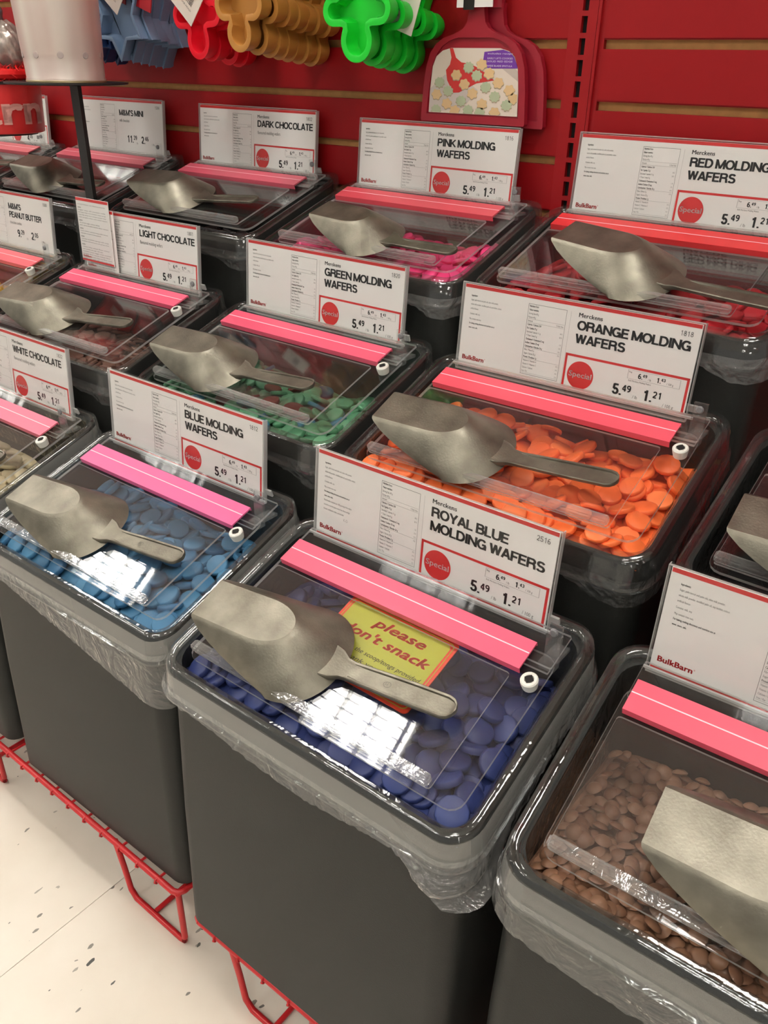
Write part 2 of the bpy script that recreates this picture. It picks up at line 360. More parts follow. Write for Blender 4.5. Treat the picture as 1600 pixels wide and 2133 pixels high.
# ------------------------------------------------------------------ the bins
S = .333; LN = math.hypot(1, S); LT = math.atan(S)   # the tops slope towards the aisle
def P(x, y, h=0.0): return (x, y-h*S/LN, S*y+.005+h/LN)
ORG = {('F',0):(-2.732,.018,.003,.014), ('F',1):(-1.359,.019,-.011,.013), ('F',2):(.007,-.044,.003,.005), ('F',3):(1.358,.007,.005,.034),
       ('M',0):(-4.058,.867,.491,.004), ('M',1):(-2.674,.859,.485,.022), ('M',2):(-1.309,.892,.466,.006), ('M',3):(.040,.878,.459,.030), ('M',4):(1.407,.874,.475,0),
       ('B',0):(-5.381,1.772,1.002,0), ('B',1):(-4.022,1.787,1.015,-.012), ('B',2):(-2.644,1.787,1.011,.002), ('B',3):(-1.284,1.754,.991,-.009), ('B',4):(.056,1.754,.993,.008)}
ZB = -1.575
def frame(b, lx=0, ly=0, lz=0):
    """matrix of a point given in the bin's own frame"""
    ox, oy, oz, a = ORG[b]
    R_ = Matrix.Rotation(a, 4, 'Z')
    return T(ox+.5, oy-.35, oz) @ R_ @ T(-.5+lx, .35+ly, lz)

def body_me():
    mb = MB(); k = []
    def top(off, dz): return [(x, y, S*y+dz) for x, y in rr(-.10-off, 1.17+off, -.73-off, .05+off, .09, 6)]
    def at(off, f, dz=0):   # blend between the sloping top and the flat bottom
        t = rr(-.10-off, 1.17+off, -.73-off, .05+off, .09, 6); b = rr(-.10-off, 1.17+off, -.775-off, .0+off, .07, 6)
        return [(t[i][0]*(1-f)+b[i][0]*f, t[i][1]*(1-f)+b[i][1]*f, (S*t[i][1]-.02)*(1-f)+ZB*f+dz) for i in range(len(t))]
    mb.loft([at(-.03, .52), at(-.03, 0), at(-.012, 0), at(-.012, .06), at(-.006, .5), at(-.008, .985), at(-.03, 1)], True, 0, False, True)
    mb.loft([at(-.03, .52)], True, 0, True)
    return auto(mb.me('body', M_body), 40)
BASE = (.535, -.37, ZB)
def sh(v): return (v[0]-BASE[0], v[1]-BASE[1], v[2]-BASE[2])
def shift(me):
    me.transform(Matrix.Translation((-BASE[0]*U, -BASE[1]*U, -BASE[2]*U))); return me
def collar_me(skirt_mat):
    mb = MB()
    def lp(off, dz):
        q = rr(-.10-off, 1.17+off, -.73-off, .05+off, .09+off, 7)
        return [(x, y, S*y+.004+dz) for x, y in q]
    mb.loft([lp(-.034, -.03), lp(-.032, -.004), lp(-.024, .006), lp(-.006, .008), lp(.008, .002), lp(.012, -.012)], True, 0)
    mb.loft([lp(.012, -.012), lp(.020, -.095)], True, 1)
    mb.loft([lp(.020, -.095), lp(.030, -.1), lp(.030, -.108), lp(.018, -.108), lp(.012, -.09)], True, 0)
    mb.loft([lp(.012, -.09), lp(.002, -.02), lp(-.02, -.012), lp(-.024, -.03)], True, 0)
    return auto(mb.me('collar', [M_collar, skirt_mat]), 50)
def slab(mb, outline, h0, h1, i=0, ie=1):
    lo = [P(x, y, h0) for x, y in outline]; hi = [P(x, y, h1) for x, y in outline]
    n = len(lo); b = len(mb.v)
    mb.v += lo+hi
    mb.f.append(tuple(range(b, b+n))[::-1]); mb.i.append(i); mb.f.append(tuple(range(b+n, b+2*n))); mb.i.append(i)
    for k in range(n): mb.f.append((b+k, b+(k+1) % n, b+n+(k+1) % n, b+n+k)); mb.i.append(ie)
def lid_outline():
    o = rr(-.02, 1.105, -.665, -.1, .045, 4); return o
def lid_me():
    mb = MB(); slab(mb, [p if p[1] < -.3 else (p[0], p[1]) for p in lid_outline()], 0, .011); return mb.me('lid', [M_sheet, M_edge])
def flap_me():
    mb = MB(); slab(mb, rr(-.005, 1.0, -.645, -.215, .01, 2), .013, .021); return mb.me('flap', [M_sheet, M_edge])
def bar_me():
    mb = MB()
    mb.box(-.005, .995, -.648, -.615, .021, .052, 0, lambda x, y, h: P(x, y, h))
    m = mb.me('handle_bar', M_bar)
    bm = bmesh.new(); bm.from_mesh(m); bmesh.ops.bevel(bm, geom=bm.edges[:], offset=.006*U, segments=2, affect='EDGES'); bm.to_mesh(m); bm.free()
    return auto(m, 60)
def ledge_me():
    mb = MB(); slab(mb, rr(-.01, 1.10, -.145, -.012, .004, 1), .012, .022)
    mb.box(-.01, 1.04, -.03, -.024, 0, .010, 1, lambda x, y, h: P(x, y, h+.012)); mb.box(-.01, 1.04, .012, .02, 0, .03, 1, lambda x, y, h: P(x, y, h+.012))
    slab(mb, rr(.85, 1.10, -.165, -.145, .002, 1), .012, .022)
    return mb.me('hinge_ledge', [M_sheet, M_edge])
def strip_mes(col, name):
    m1 = mat('strip_'+name, col, rough=.38)
    mb = MB(); f = lambda x, y, h: P(x, y, h)
    mb.box(0, 1.022, -.196, -.090, .030, .037, 0, f); mb.box(0, 1.022, -.199, -.196, .012, .037, 0, f); mb.box(.0, 1.022, -.094, -.090, .022, .03, 0, f)
    return auto(mb.me('ticket_strip', m1)), m1
def line_me():
    return MB().box(.001, 1.021, -.1385, -.1345, .0372, .0378, 0, lambda x, y, h: P(x, y, h)).me('strip_line', mat('strip_line', srgb(250, 205, 215), rough=.5))
def clip_me():
    mb = MB()
    mb.box(1.054, 1.104, -.112, -.100, -.03, .105); mb.box(1.054, 1.104, -.100, -.03, -.03, -.018); mb.box(1.052, 1.106, -.145, -.105, -.045, -.02)
    m = mb.me('sign_clip', M_clip)
    return m
def clipscrew_me():
    mb = MB(); c = (1.079, -.113, .082)
    pts = [[(c[0]+r*math.cos(2*PI*k/14), y, c[2]+r*math.sin(2*PI*k/14)) for k in range(14)] for r, y in ((.014, -.112), (.014, -.118), (.010, -.121))]
    mb.loft(pts, True, 0, False, True); return mb.me('screw', mat('clear_screw', srgb(120, 120, 122), rough=.3))
def knob_me():
    mb = MB(); c = (1.072, -.222)
    ring = lambda r, h, n=20: [P(c[0]+r*math.cos(2*PI*k/n), c[1]+r*math.sin(2*PI*k/n), h) for k in range(n)]
    mb.loft([ring(.024, .011), ring(.028, .035), ring(.028, .044), ring(.024, .048), ring(.015, .048)], True, 0, False, False)
    mb.loft([ring(.015, .048), ring(.013, .036)], True, 0, False, True)
    sq = [P(c[0]+.0165*a, c[1]+.0165*b_, .0485) for a, b_ in ((1, 0), (0, 1), (-1, 0), (0, -1))]
    mb.poly(sq, 1)
    return auto(mb.me('hinge_knob', [M_knob, M_dark]), 40)
def liner_me(seed, drop, amp, bunch=None):
    rnd = random.Random(seed)
    base = rr(-.10, 1.17, -.73, .05, .09, 1)
    # dense outline
    fine = []
    q = rr(-.10, 1.17, -.73, .05, .09, 7)
    for k in range(len(q)):
        a, b = q[k], q[(k+1) % len(q)]; L_ = math.dist(a, b); n = max(1, int(L_/.012))
        for j in range(n): fine.append((a[0]+(b[0]-a[0])*j/n, a[1]+(b[1]-a[1])*j/n))
    n = len(fine); cx, cy = .535, -.34
    nr = []
    for k in range(n):
        a, b = fine[k-1], fine[(k+1) % n]; d = Vector((b[0]-a[0], b[1]-a[1])).normalized(); nr.append((d.y, -d.x))
    n1, n2, n3 = smoothnoise(seed, 9), smoothnoise(seed+1, 12), smoothnoise(seed+2, 8)
    jag = [rnd.uniform(-1, 1) for _ in range(n)]
    mb = MB(); loops = []
    R_ = 9
    for r in range(R_+1):
        f = r/R_; lp = []
        for k, (x, y) in enumerate(fine):
            s = k*.012*6
            front = max(0, min(1, (-y-.55)/.15)); 
            dr = drop(x, y)
            wr = (n1(s*2.3+r*.25)*.5+n2(s*7+r*.5)*.35+n3(s*17)*.2)
            off = .022+f*.012+abs(wr)*amp*(.25+f)*(1.2 if bunch and bunch(x, y) else 1)
            if bunch: off += bunch(x, y)*f*.05*(1+.8*math.sin(s*5+r))
            z = S*y+.004-.075-f*(dr-.075)+(jag[k]*.004+n3(s*5)*.012)*f
            lp.append((x+nr[k][0]*off, y+nr[k][1]*off, z))
        loops.append(lp)
    # over the rim and down the inside walls
    inner = []
    for r in range(9):
        f = r/8; lp = []
        for k, (x, y) in enumerate(fine):
            s = k*.012*6; wr = (n2(s*3+f*2)*.6+n1(s*8+f*3)*.4)
            off = -.034-.004-abs(wr)*.05*math.sin(PI*min(1, f*1.1+.05))-f*.012
            lp.append((x+nr[k][0]*off, y+nr[k][1]*off, S*y+.000-f*.34))
        inner.append(lp)
    mb.loft(loops, True); mb.loft(inner, True, 1)
    return mb.me('liner', [M_film if seed < 540 and seed >= 490 else M_film_dim, M_film_in], True)
def dropF1(x, y):
    d = .155+.02*math.sin(x*5)
    if y < -.6: d = .13+.19*max(0, min(1, (x-.15)/1.0))**1.0
    if x > 1.1: d = max(d, .25)
    return d
def dropF2(x, y):
    d = .13
    if y < -.6: d = .10+.055*math.exp(-((x-.55)/.38)**2)+.10*math.exp(-((x-1.12)/.07)**2)
    if x > 1.12: d = .12+.09*max(0, min(1, (-y-.4)/.3))
    return d
def dropF3(x, y):
    d = .17
    if y < -.6: d = .17+.05*math.sin(x*4+.6)
    return d
def dropM(seed):
    n = smoothnoise(seed, 6)
    return lambda x, y: .115+.05*max(0, n((x+y)*4))+.05*math.exp(-((x-1.1)/.1)**2)

BODY = shift(body_me()); COL_F = shift(collar_me(M_skirt)); COL_B = shift(collar_me(M_skirt_dim))
LID = shift(lid_me()); FLAP = shift(flap_me()); BAR = shift(bar_me()); LEDGE = shift(ledge_me()); LINE = shift(line_me())
CLIP = shift(clip_me()); SCREW = shift(clipscrew_me()); KNOB = shift(knob_me())
NAMES = {('F',0):'white chocolate', ('F',1):'light blue', ('F',2):'royal blue', ('F',3):'milk chocolate',
 ('M',0):'candy', ('M',1):'light chocolate', ('M',2):'green', ('M',3):'orange', ('M',4):'empty black',
 ('B',0):'leftmost back', ('B',1):'mini candy', ('B',2):'dark chocolate', ('B',3):'pink', ('B',4):'red'}
BINLAB = {('F',0):'grey bulk bin of cream white wafers at the left end of the front row',
 ('F',1):'grey bulk bin of light blue wafers in the front row with long sagging liner',
 ('F',2):'grey bulk bin of royal blue wafers with yellow snack notice, middle of front row',
 ('F',3):'grey bulk bin of small brown wafers at the right end of the front row',
 ('M',0):'bulk bin of mixed coloured candy at the left end of the middle row',
 ('M',1):'bulk bin of dull brown wafers behind the light chocolate sign, middle row',
 ('M',2):'bulk bin of green wafers behind the blue molding wafers sign, middle row',
 ('M',3):'bulk bin of bright orange wafers behind the royal blue sign, middle row',
 ('M',4):'bulk bin with dark contents right of the orange wafer bin, middle row',
 ('B',0):'leftmost bulk bin of the back row, below the red tub',
 ('B',1):'back row bulk bin right behind the black display pole',
 ('B',2):'back row bulk bin below the dark chocolate sign, dark inside',
 ('B',3):'back row bulk bin of pink wafers below the pink molding wafers sign',
 ('B',4):'back row bulk bin of deep red wafers at the right end'}
STRIP = {('F',0):(226,109,134), ('F',1):(221,94,144), ('F',2):(226,86,115), ('F',3):(228,84,106), ('M',0):(228,98,110), ('M',1):(221,86,117),
 ('M',2):(219,84,112), ('M',3):(221,80,98), ('M',4):(221,80,98), ('B',0):(210,94,106), ('B',1):(206,88,106), ('B',2):(206,86,106), ('B',3):(210,74,87), ('B',4):(213,51,55)}
for b in ORG:
    m0 = frame(b, *BASE)
    t = thing('bulk_bin', BINLAB[b], 'bin', m0, 'clear-lidded bulk food bins')
    link('body', BODY, t); link('collar', COL_F if b[0] == 'F' else COL_B, t)
    ld = link('lid', LID, t)
    link('flap', FLAP, ld); link('handle_bar', BAR, ld); link('hinge_ledge', LEDGE, ld)
    if b[0] != 'B': link('hinge_knob', KNOB, ld)
    sm, _ = strip_mes(srgb(*STRIP[b]), b[0]+str(b[1])); st = link('ticket_strip', shift(sm), t); link('strip_line', LINE, st)
    cl = link('sign_clip', CLIP, t); link('screw', SCREW, cl)
    # the plastic bag that lines it
    sd = ord(b[0])*7+b[1]*13
    if b == ('F', 1): lm = liner_me(sd, dropF1, .018)
    elif b == ('F', 2): lm = liner_me(sd, dropF2, .03, lambda x, y: math.exp(-((x-1.12)/.09)**2-((y+.74)/.12)**2))
    elif b == ('F', 3): lm = liner_me(sd, dropF3, .03)
    elif b == ('F', 0): lm = liner_me(sd, dropF1, .02)
    else: lm = liner_me(sd, dropM(sd), .022)
    lo = link('liner', shift(lm)); lo.matrix_world = m0
    tag(lo, 'crinkled clear plastic bag lining the %s bin' % {('F',0):'white chocolate wafer', ('F',1):'light blue wafer', ('F',2):'royal blue wafer', ('F',3):'small brown wafer', ('M',0):'mixed candy', ('M',1):'light chocolate wafer', ('M',2):'green wafer', ('M',3):'orange wafer', ('M',4):'dark middle-row right', ('B',0):'leftmost back-row', ('B',1):'back-row pole-side', ('B',2):'dark chocolate wafer', ('B',3):'pink wafer', ('B',4):'red wafer'}[b], 'plastic bag', 'bin liners')

# ------------------------------------------------------------------ price signs
H_ = .3467; LEAN = .0796
INGR = ['Ingredients:', 'Sugar, palm kernel and palm oils, skim milk powder,', 'whole milk powder, modified palm oil, soy lecithin, colour,', 'artificial flavour.', 'Contains: milk, soy.', 'May contain: tree nuts.', 'For baking melting directions and nutrition see at', 'www. store. info.']
NUT = [('Nutrition Facts', 1, ''), ('Valeur nutritive', 1, ''), ('Serving Size 40 g', 0, ''), ('Portion 40 g', 0, ''), ('Amount', 0, '% Daily Value'), ('Calories / Calories 210', 1, ''), ('Fat / Lipides 12 g', 1, '18 %'), ('  Saturated / saturés 11 g', 0, '55 %'), ('  + Trans / trans 0 g', 0, ''),
       ('Cholesterol / Cholestérol 2 mg', 1, '1 %'), ('Sodium / Sodium 35 mg', 1, '2 %'), ('Carbohydrate / Glucides 26 g', 1, '9 %'), ('  Fibre / Fibres 0 g', 0, '0 %'), ('  Sugars / Sucres 25 g', 0, ''), ('Protein / Protéines 1 g', 1, ''), ('Vitamin A / Vitamine A', 0, '0 %'), ('Vitamin C / Vitamine C', 0, '0 %'), ('Calcium / Calcium', 0, '4 %'), ('Iron / Fer', 0, '2 %')]
def price(mb, fn, s, x, y, cap, i=0, bold=.0, k=1.05):
    a, c = s.split('.')
    x = caps(mb, a, x, y, cap, k, i, fn, 1.35, track=.06); x = caps(mb, '.', x-.03*cap, y, cap, k, i, fn, 1.3, track=.0)
    caps(mb, c, x+.02*cap, y+cap*.42, cap*.62, k, i, fn, 1.25, track=.08)
def common_print(small=True):
    pass
def sign_print(lines, sub, num, special=True, prices=('5.49', '1.21'), narrow=False, extra=False, lead='Merckens'):
    mb = MB(); fn = lambda x, v: (x, -.0105, v)
    q = lambda x0, x1, v0, v1, i: mb.poly([(x0, -.0102, v0), (x1, -.0102, v0), (x1, -.0102, v1), (x0, -.0102, v1)], i)
    q(.003, .997, .957*H_, .997*H_, 3); q(.003, .497 if special else .997, .003*H_, .025*H_, 3)
    v = .862
    for k, s in enumerate(INGR[:3] if False else INGR):
        bold = .02 if k in (0, 6, 7) else 0
        text(mb, s, .036, v*H_, .0068, sx=.62, i=0 if bold else 1, bold=bold, fn=fn); v -= .052 if k not in (3, 4) else .062
    if extra:
        for s in ('Nutritionally complete per 100 g serving of the wafers', 'stored in a cool dry place away from direct sunlight', 'Kosher certification: dairy, see the label'):
            text(mb, s, .036, v*H_, .0068, sx=.62, i=1, fn=fn); v -= .052
        text(mb, 'K-D', .135, .26*H_, .011, sx=.8, i=2, fn=fn)
    text(mb, 'BulkBarn', .02, .085*H_, .0185, width=.105, i=3, bold=.05, fn=fn)
    text(mb, '*', .128, .105*H_, .010, sx=.8, i=3, fn=fn)
    # nutrition table
    x0, x1 = .303, .472
    for (a, b_, c_, d) in ((x0, x1, .893, .897), (x0, x1, .066, .07), (x0, x0+.0012, .066, .897), (x1-.0012, x1, .066, .897)): q(a, b_, c_*H_, d*H_, 1)
    v = .862
    for k, (s, bd, rt) in enumerate(NUT):
        text(mb, s, x0+.006, v*H_, .0072, sx=.62, i=0 if bd else 1, bold=.02 if bd else 0, fn=fn)
        if rt: text(mb, rt, x1-.006, v*H_, .0062, sx=.62, i=1, fn=fn, right=True)
        if k in (3, 4, 14, 18, 11): q(x0+.004, x1-.004, (v-.012)*H_, (v-.009)*H_, 2)
        v -= .0425
    q(.4895, .4905, .05*H_, .895*H_, 2)
    # title
    kx = .80
    if lead: text(mb, lead, .524, .848*H_, .0165, width=.098, i=0, bold=.03, fn=fn)
    v = .705
    for s in lines:
        caps(mb, s, .524, v*H_, .0365, TK*(.92 if narrow else 1), 0, fn, 1.4, track=.04); v -= .15
    if sub: text(mb, sub, .524, (v+.035)*H_, .018, sx=.72, i=1, fn=fn)
    caps(mb, num, .972-cap_width(num, .06)*.019*1.0, .855*H_, .019, 1.0, 1, fn, .8, track=.06)
    if special:
        X0, X1, V1, t = .493, .994, .425, .0095
        q(X0, X1, V1*H_-t, V1*H_, 3); q(X0, X1, .004*H_, .004*H_+t, 3); q(X0, X0+t, .0, V1*H_, 3); q(X1-t, X1, 0, V1*H_, 3)
        cx, cz, r = .567, .197*H_, .056
        mb.poly([(cx+r*math.cos(2*PI*k/40), -.0104, cz+r*math.sin(2*PI*k/40)) for k in range(40)], 3)
        text(mb, 'Special', cx-.048, cz-.009, .0215, width=.096, i=4, bold=.02, fn=lambda x, v: (x, -.0107, v))
        for a in ((.758, .963, .383, .386), (.758, .963, .286, .289), (.758, .760, .286, .386), (.961, .963, .286, .386)): q(a[0], a[1], a[2]*H_, a[3]*H_, 2)
        text(mb, 'Reg', .763, .355*H_, .006, sx=.9, i=0, fn=fn)
        price(mb, fn, '6.49', .800, .305*H_, .0195); text(mb, '/ lb', .840, .303*H_, .008, sx=.8, i=1, fn=fn)
        price(mb, fn, '1.43', .872, .305*H_, .0195); text(mb, '/ 100 g', .912, .303*H_, .008, sx=.8, i=1, fn=fn)
        text(mb, 'Bulk Merckens Molding Wafers', .765, .258*H_, .006, sx=.8, i=1, fn=fn)
        price(mb, fn, prices[0], .708, .08*H_, .042, bold=.012); text(mb, '/ lb', .792, .075*H_, .012, sx=.9, i=1, fn=fn)
        price(mb, fn, prices[1], .83, .08*H_, .042, bold=.012); text(mb, '/ 100 g', .912, .055*H_, .013, sx=.8, i=1, fn=fn)
    else:
        price(mb, fn, prices[0], .60, .22*H_, .045, bold=.012); text(mb, '/ lb', .70, .2*H_, .012, sx=.9, i=1, fn=fn)
        price(mb, fn, prices[1], .76, .22*H_, .045, bold=.012); text(mb, '/ 100 g', .87, .2*H_, .013, sx=.8, i=1, fn=fn)
    return mb.me('printing', [M_ink, M_inkg, M_inkl, M_red, M_white])
TK = .444/(cap_width('MOLDING WAFERS', .04)*.0365)
def sleeve_me():
    mb = MB(); mb.box(-.008, 1.008, -.0145, -.0115, -.012, H_+.006); mb.box(-.008, 1.008, .004, .007, -.012, H_+.006)
    mb.box(-.008, 1.008, -.0145, .007, -.018, -.012, 1); mb.box(-.0095, -.0065, -.0145, .007, -.012, H_+.006, 1); mb.box(1.0065, 1.0095, -.0145, .007, -.012, H_+.006, 1)
    mb.box(-.008, 1.008, -.0148, -.0112, H_+.004, H_+.0085, 1)
    return mb.me('sleeve', [M_sleeve, M_edge])
SLEEVE = sleeve_me(); CARD = MB().box(.001, .999, -.0098, -.004, .0, H_).me('card', M_card)
SLIP = None
SIGNS = {('F',0):(['WHITE CHOCOLATE'], 'flavoured molding wafers', '1822', True, ('5.49','1.21'), True, False, 'Merckens', 'white chocolate'),
 ('F',1):(['BLUE MOLDING', 'WAFERS'], '', '1812', True, ('5.49','1.21'), False, False, 'Merckens', 'blue molding wafers'),
 ('F',2):(['ROYAL BLUE', 'MOLDING WAFERS'], '', '2516', True, ('5.49','1.21'), False, True, 'Merckens', 'royal blue molding wafers'),
 ('F',3):(['MILK CHOCOLATE'], 'flavoured molding wafers', '1806', True, ('5.49','1.21'), False, False, 'Merckens', 'brown wafer bin'),
 ('M',0):(["M&M'S", 'PEANUT BUTTER'], 'chocolate candies', '1580', False, ('9.29','2.05'), True, False, '', 'peanut butter candy'),
 ('M',1):(['LIGHT CHOCOLATE'], 'flavoured molding wafers', '1801', True, ('5.49','1.21'), False, False, 'Merckens', 'light chocolate'),
 ('M',2):(['GREEN MOLDING', 'WAFERS'], '', '1820', True, ('5.49','1.21'), False, False, 'Merckens', 'green molding wafers'),
 ('M',3):(['ORANGE MOLDING', 'WAFERS'], '', '1818', True, ('5.49','1.21'), False, False, 'Merckens', 'orange molding wafers'),
 ('B',0):(['CANDY'], '', '1512', True, ('4.05','.88'), False, False, '', 'candy'),
 ('B',1):(["M&M'S MINI"], 'milk chocolate', '1584', False, ('11.39','2.46'), False, False, '', 'mini milk chocolate candy'),
 ('B',2):(['DARK CHOCOLATE'], 'flavoured molding wafers', '1802', True, ('5.49','1.21'), False, False, 'Merckens', 'dark chocolate'),
 ('B',3):(['PINK MOLDING', 'WAFERS'], '', '1816', True, ('5.49','1.21'), False, False, 'Merckens', 'pink molding wafers'),
 ('B',4):(['RED MOLDING', 'WAFERS'], '', '1815', True, ('5.49','1.21'), False, False, 'Merckens', 'red molding wafers')}
SIGNLAB = {'candy':'leftmost white candy price sign with red bands, behind the red tub', 'brown wafer bin':'white price sign with red bands behind the small brown wafer bin, lower right',
 'peanut butter candy':'white price sign for peanut butter candy, leftmost of the middle row'}
for b, s in SIGNS.items():
    m = frame(b) @ T(.5, 0, 0) @ Matrix.Rotation(-LEAN, 4, 'X')
    t = thing('price_sign', SIGNLAB.get(s[8], 'white price sign with red bands reading %s' % s[8]), 'sign', m, 'price signs behind the bins')
    off = T(-.5, 0, 0)
    link('sleeve', SLEEVE, t, off); link('card', CARD, t, off); link('printing', sign_print(*s[:8]), t, off)

# small portrait card stuck in front of the light chocolate sign
def info_card():
    m = frame(('M',1)) @ T(.155, -.034, 0) @ Matrix.Rotation(-.03, 4, 'Z') @ Matrix.Rotation(-.03, 4, 'X')
    t = thing('info_card', 'small upright ingredients card in front of the light chocolate sign', 'sign', m)
    def one(dx, dy, z0, z1):
        mb = MB(); mb.box(dx-.155, dx+.16, dy, dy+.004, z0, z1, 0)
        mb.poly([(dx-.154, dy-.0006, z1-.018), (dx+.159, dy-.0006, z1-.018), (dx+.159, dy-.0006, z1-.002), (dx-.154, dy-.0006, z1-.002)], 1)
        mb.poly([(dx-.154, dy-.0006, z0+.001), (dx+.159, dy-.0006, z0+.001), (dx+.159, dy-.0006, z0+.012), (dx-.154, dy-.0006, z0+.012)], 1)
        f = lambda x, v: (x, dy-.001, v); z = z1-.04; r = random.Random(4)
        wds = 'sugar milk cocoa butter peanuts corn syrup colour may contain tree nuts soy lecithin salt dextrin palm oil wheat flour'.split()
        for k in range(22):
            if k in (1, 6, 9, 12, 15): z -= .005; text(mb, 'Ingredients:', dx-.14, z, .007, sx=.7, i=3, bold=.02, fn=f)
            else: text(mb, ' '.join(r.choice(wds) for _ in range(r.choice((5, 6, 7)))), dx-.14, z, .006, width=r.choice((.27, .28, .2)), i=2, fn=f)
            z -= .0135
        text(mb, 'BulkBarn', dx-.14, z0+.022, .014, width=.08, i=1, bold=.03, fn=f)
        return mb.me('card', [M_card, M_red, M_inkg, M_ink])
    link('card', one(.02, .012, .0, .36), t); link('card', one(0, 0, .05, .41), t)
    cl = MB().box(-.17, .17, -.008, -.005, .0, .412).me('sleeve', M_sleeve); link('sleeve', cl, t)
info_card()

# ------------------------------------------------------------------ scoops
def scoop_meshes():
    Hh = .128
    def loop(v, ins=0.0, dh=0.0):
        w = .083+.105*(v**.75)-ins; s0 = .35*(v**1.2)+ins*.0; r = .375+.165*(v**.8)-ins; sc = .235+.13*v
        h = Hh*(1-v)*(1-.06*math.sin(PI*v)) + .006*v + dh
        w2 = w*1.04
        pts = []
        nS, nR = 8, 28
        for k in range(nS): 
            f = k/nS; pts.append((s0+(sc-s0)*f, -(w+(w2-w)*f), h))
        for k in range(nR+1):
            a = -PI/2+PI*k/nR; ca, sa = math.cos(a), math.sin(a)
            pts.append((sc+(r-sc)*(abs(ca)**.92), w2*math.copysign(abs(sa)**.94, sa), h))
        for k in range(nS, -1, -1)[1:] if False else range(nS-1, -1, -1):
            f = k/nS; pts.append((s0+(sc-s0)*f, (w+(w2-w)*f), h))
        return pts
    vs = [0, .02, .06, .2, .35, .5, .65, .8, .92, 1]
    out = []
    for k, v in enumerate(vs):
        l = loop(v)
        if k == 0: l = [(.235+(x-.235)*.975 if x > .235 else x, y*.965, h+.0012) for x, y, h in l]
        out.append(l)
    t = .007
    inn = [loop(v, t, -t*(1-v) - .0015*(v < 1)) for v in vs]
    mb = MB()
    # outer skin and plate, inner skin and plate, joined along the free edge
    n = len(out[0])
    loops = out + inn[::-1]
    mb.loft(loops, False)
    b0 = 0; m = len(loops)
    mb.f.append(tuple(range(0, n))); mb.i.append(0)
    mb.f.append(tuple((m-1)*n+k for k in range(n))[::-1]); mb.i.append(0)
    # close the mouth edges
    for e in (0, n-1):
        col = [k*n+e for k in range(m)]
        for k in range(len(vs)-1):
            mb.f.append((col[k], col[k+1], col[m-2-k], col[m-1-k])); mb.i.append(0)
    mb.f.append((0, n-1, (m-1)*n+n-1, (m-1)*n)); mb.i.append(0)
    bowl = mb.me('bowl', M_alu); auto(bowl, 17)
    # handle: tongue with a raised border
    hb = MB()
    def wid(s):
        return .035+.006*min(1, max(0, (s-.56)/.2)) + .03*math.exp(-((s-.50)/.035)**2)
    ss = [.49, .52, .55, .58, .62, .70, .80, .88, .92, .94, .952, .958]
    secs = []
    for s in ss:
        w = wid(s)
        if s > .92: w = math.sqrt(max(0.00001, 1-((s-.92)/.0385)**2))*wid(.92)
        z0 = .012+.022*max(0, (s-.55)/.4); th = .017 if s > .56 else .030-.012*max(0, (s-.49)/.07)
        zt = z0+th; wi = max(w-.010, w*.5); dep = .0065 if .6 < s < .945 else 0.0
        secs.append([(s, -w, z0+.003), (s, -w, zt-.003), (s, -w+.003 if w > .006 else -w*.6, zt), (s, -wi, zt-.0005), (s, -wi*.9, zt-dep), (s, wi*.9, zt-dep), (s, wi, zt-.0005), (s, w-.003 if w > .006 else w*.6, zt), (s, w, zt-.003), (s, w, z0+.003), (s, w*.8, z0), (s, -w*.8, z0)])
    hb.loft(secs, True, 0, True, True)
    hnd = hb.me('handle', M_alu); auto(hnd, 42)
    # cast mark on the handle, in an even darker tone
    kb = MB(); f = lambda x, v: (x, v, .0425+.0016)
    ring = [(.715+.014*math.cos(a), .011*math.sin(a)) for a in [2*PI*k/20 for k in range(20)]]
    rin = [(.715+.012*math.cos(a), .009*math.sin(a)) for a in [2*PI*k/20 for k in range(20)]]
    zz = lambda x: .012+.022*(x-.55)/.4+.017-.0065+.0005
    kb.loft([[(x, y, zz(x)) for x, y in ring], [(x, y, zz(x)) for x, y in rin]], True)
    text(kb, 'H', .708, -.006, .012, sx=.9, fn=lambda x, v: (x, v, zz(x)+.0003))
    mk = kb.me('cast_mark', mat('mark_dark', srgb(84, 80, 70), rough=.6))
    return bowl, hnd, mk
BOWL, HAND, MARK = scoop_meshes()
def place_scoop(b, mouth, end, lab, sc=1.0, h=.022, extra_rot=None):
    dx, dy = end[0]-mouth[0], (end[1]-mouth[1])*LN
    a = math.atan2(dy, dx)
    px, py, pz = P(mouth[0], mouth[1], h)
    m = frame(b) @ T(px, py, pz) @ Matrix.Rotation(LT, 4, 'X') @ Matrix.Rotation(a, 4, 'Z') @ Matrix.Scale(sc, 4)
    t = thing('scoop', lab, 'scoop', m @ T(.42, 0, 0), 'aluminium scoops on the lids')
    off = T(-.42, 0, 0)
    link('bowl', BOWL, t, off); hh = link('handle', HAND, t, off); link('cast_mark', MARK, hh)
    return t
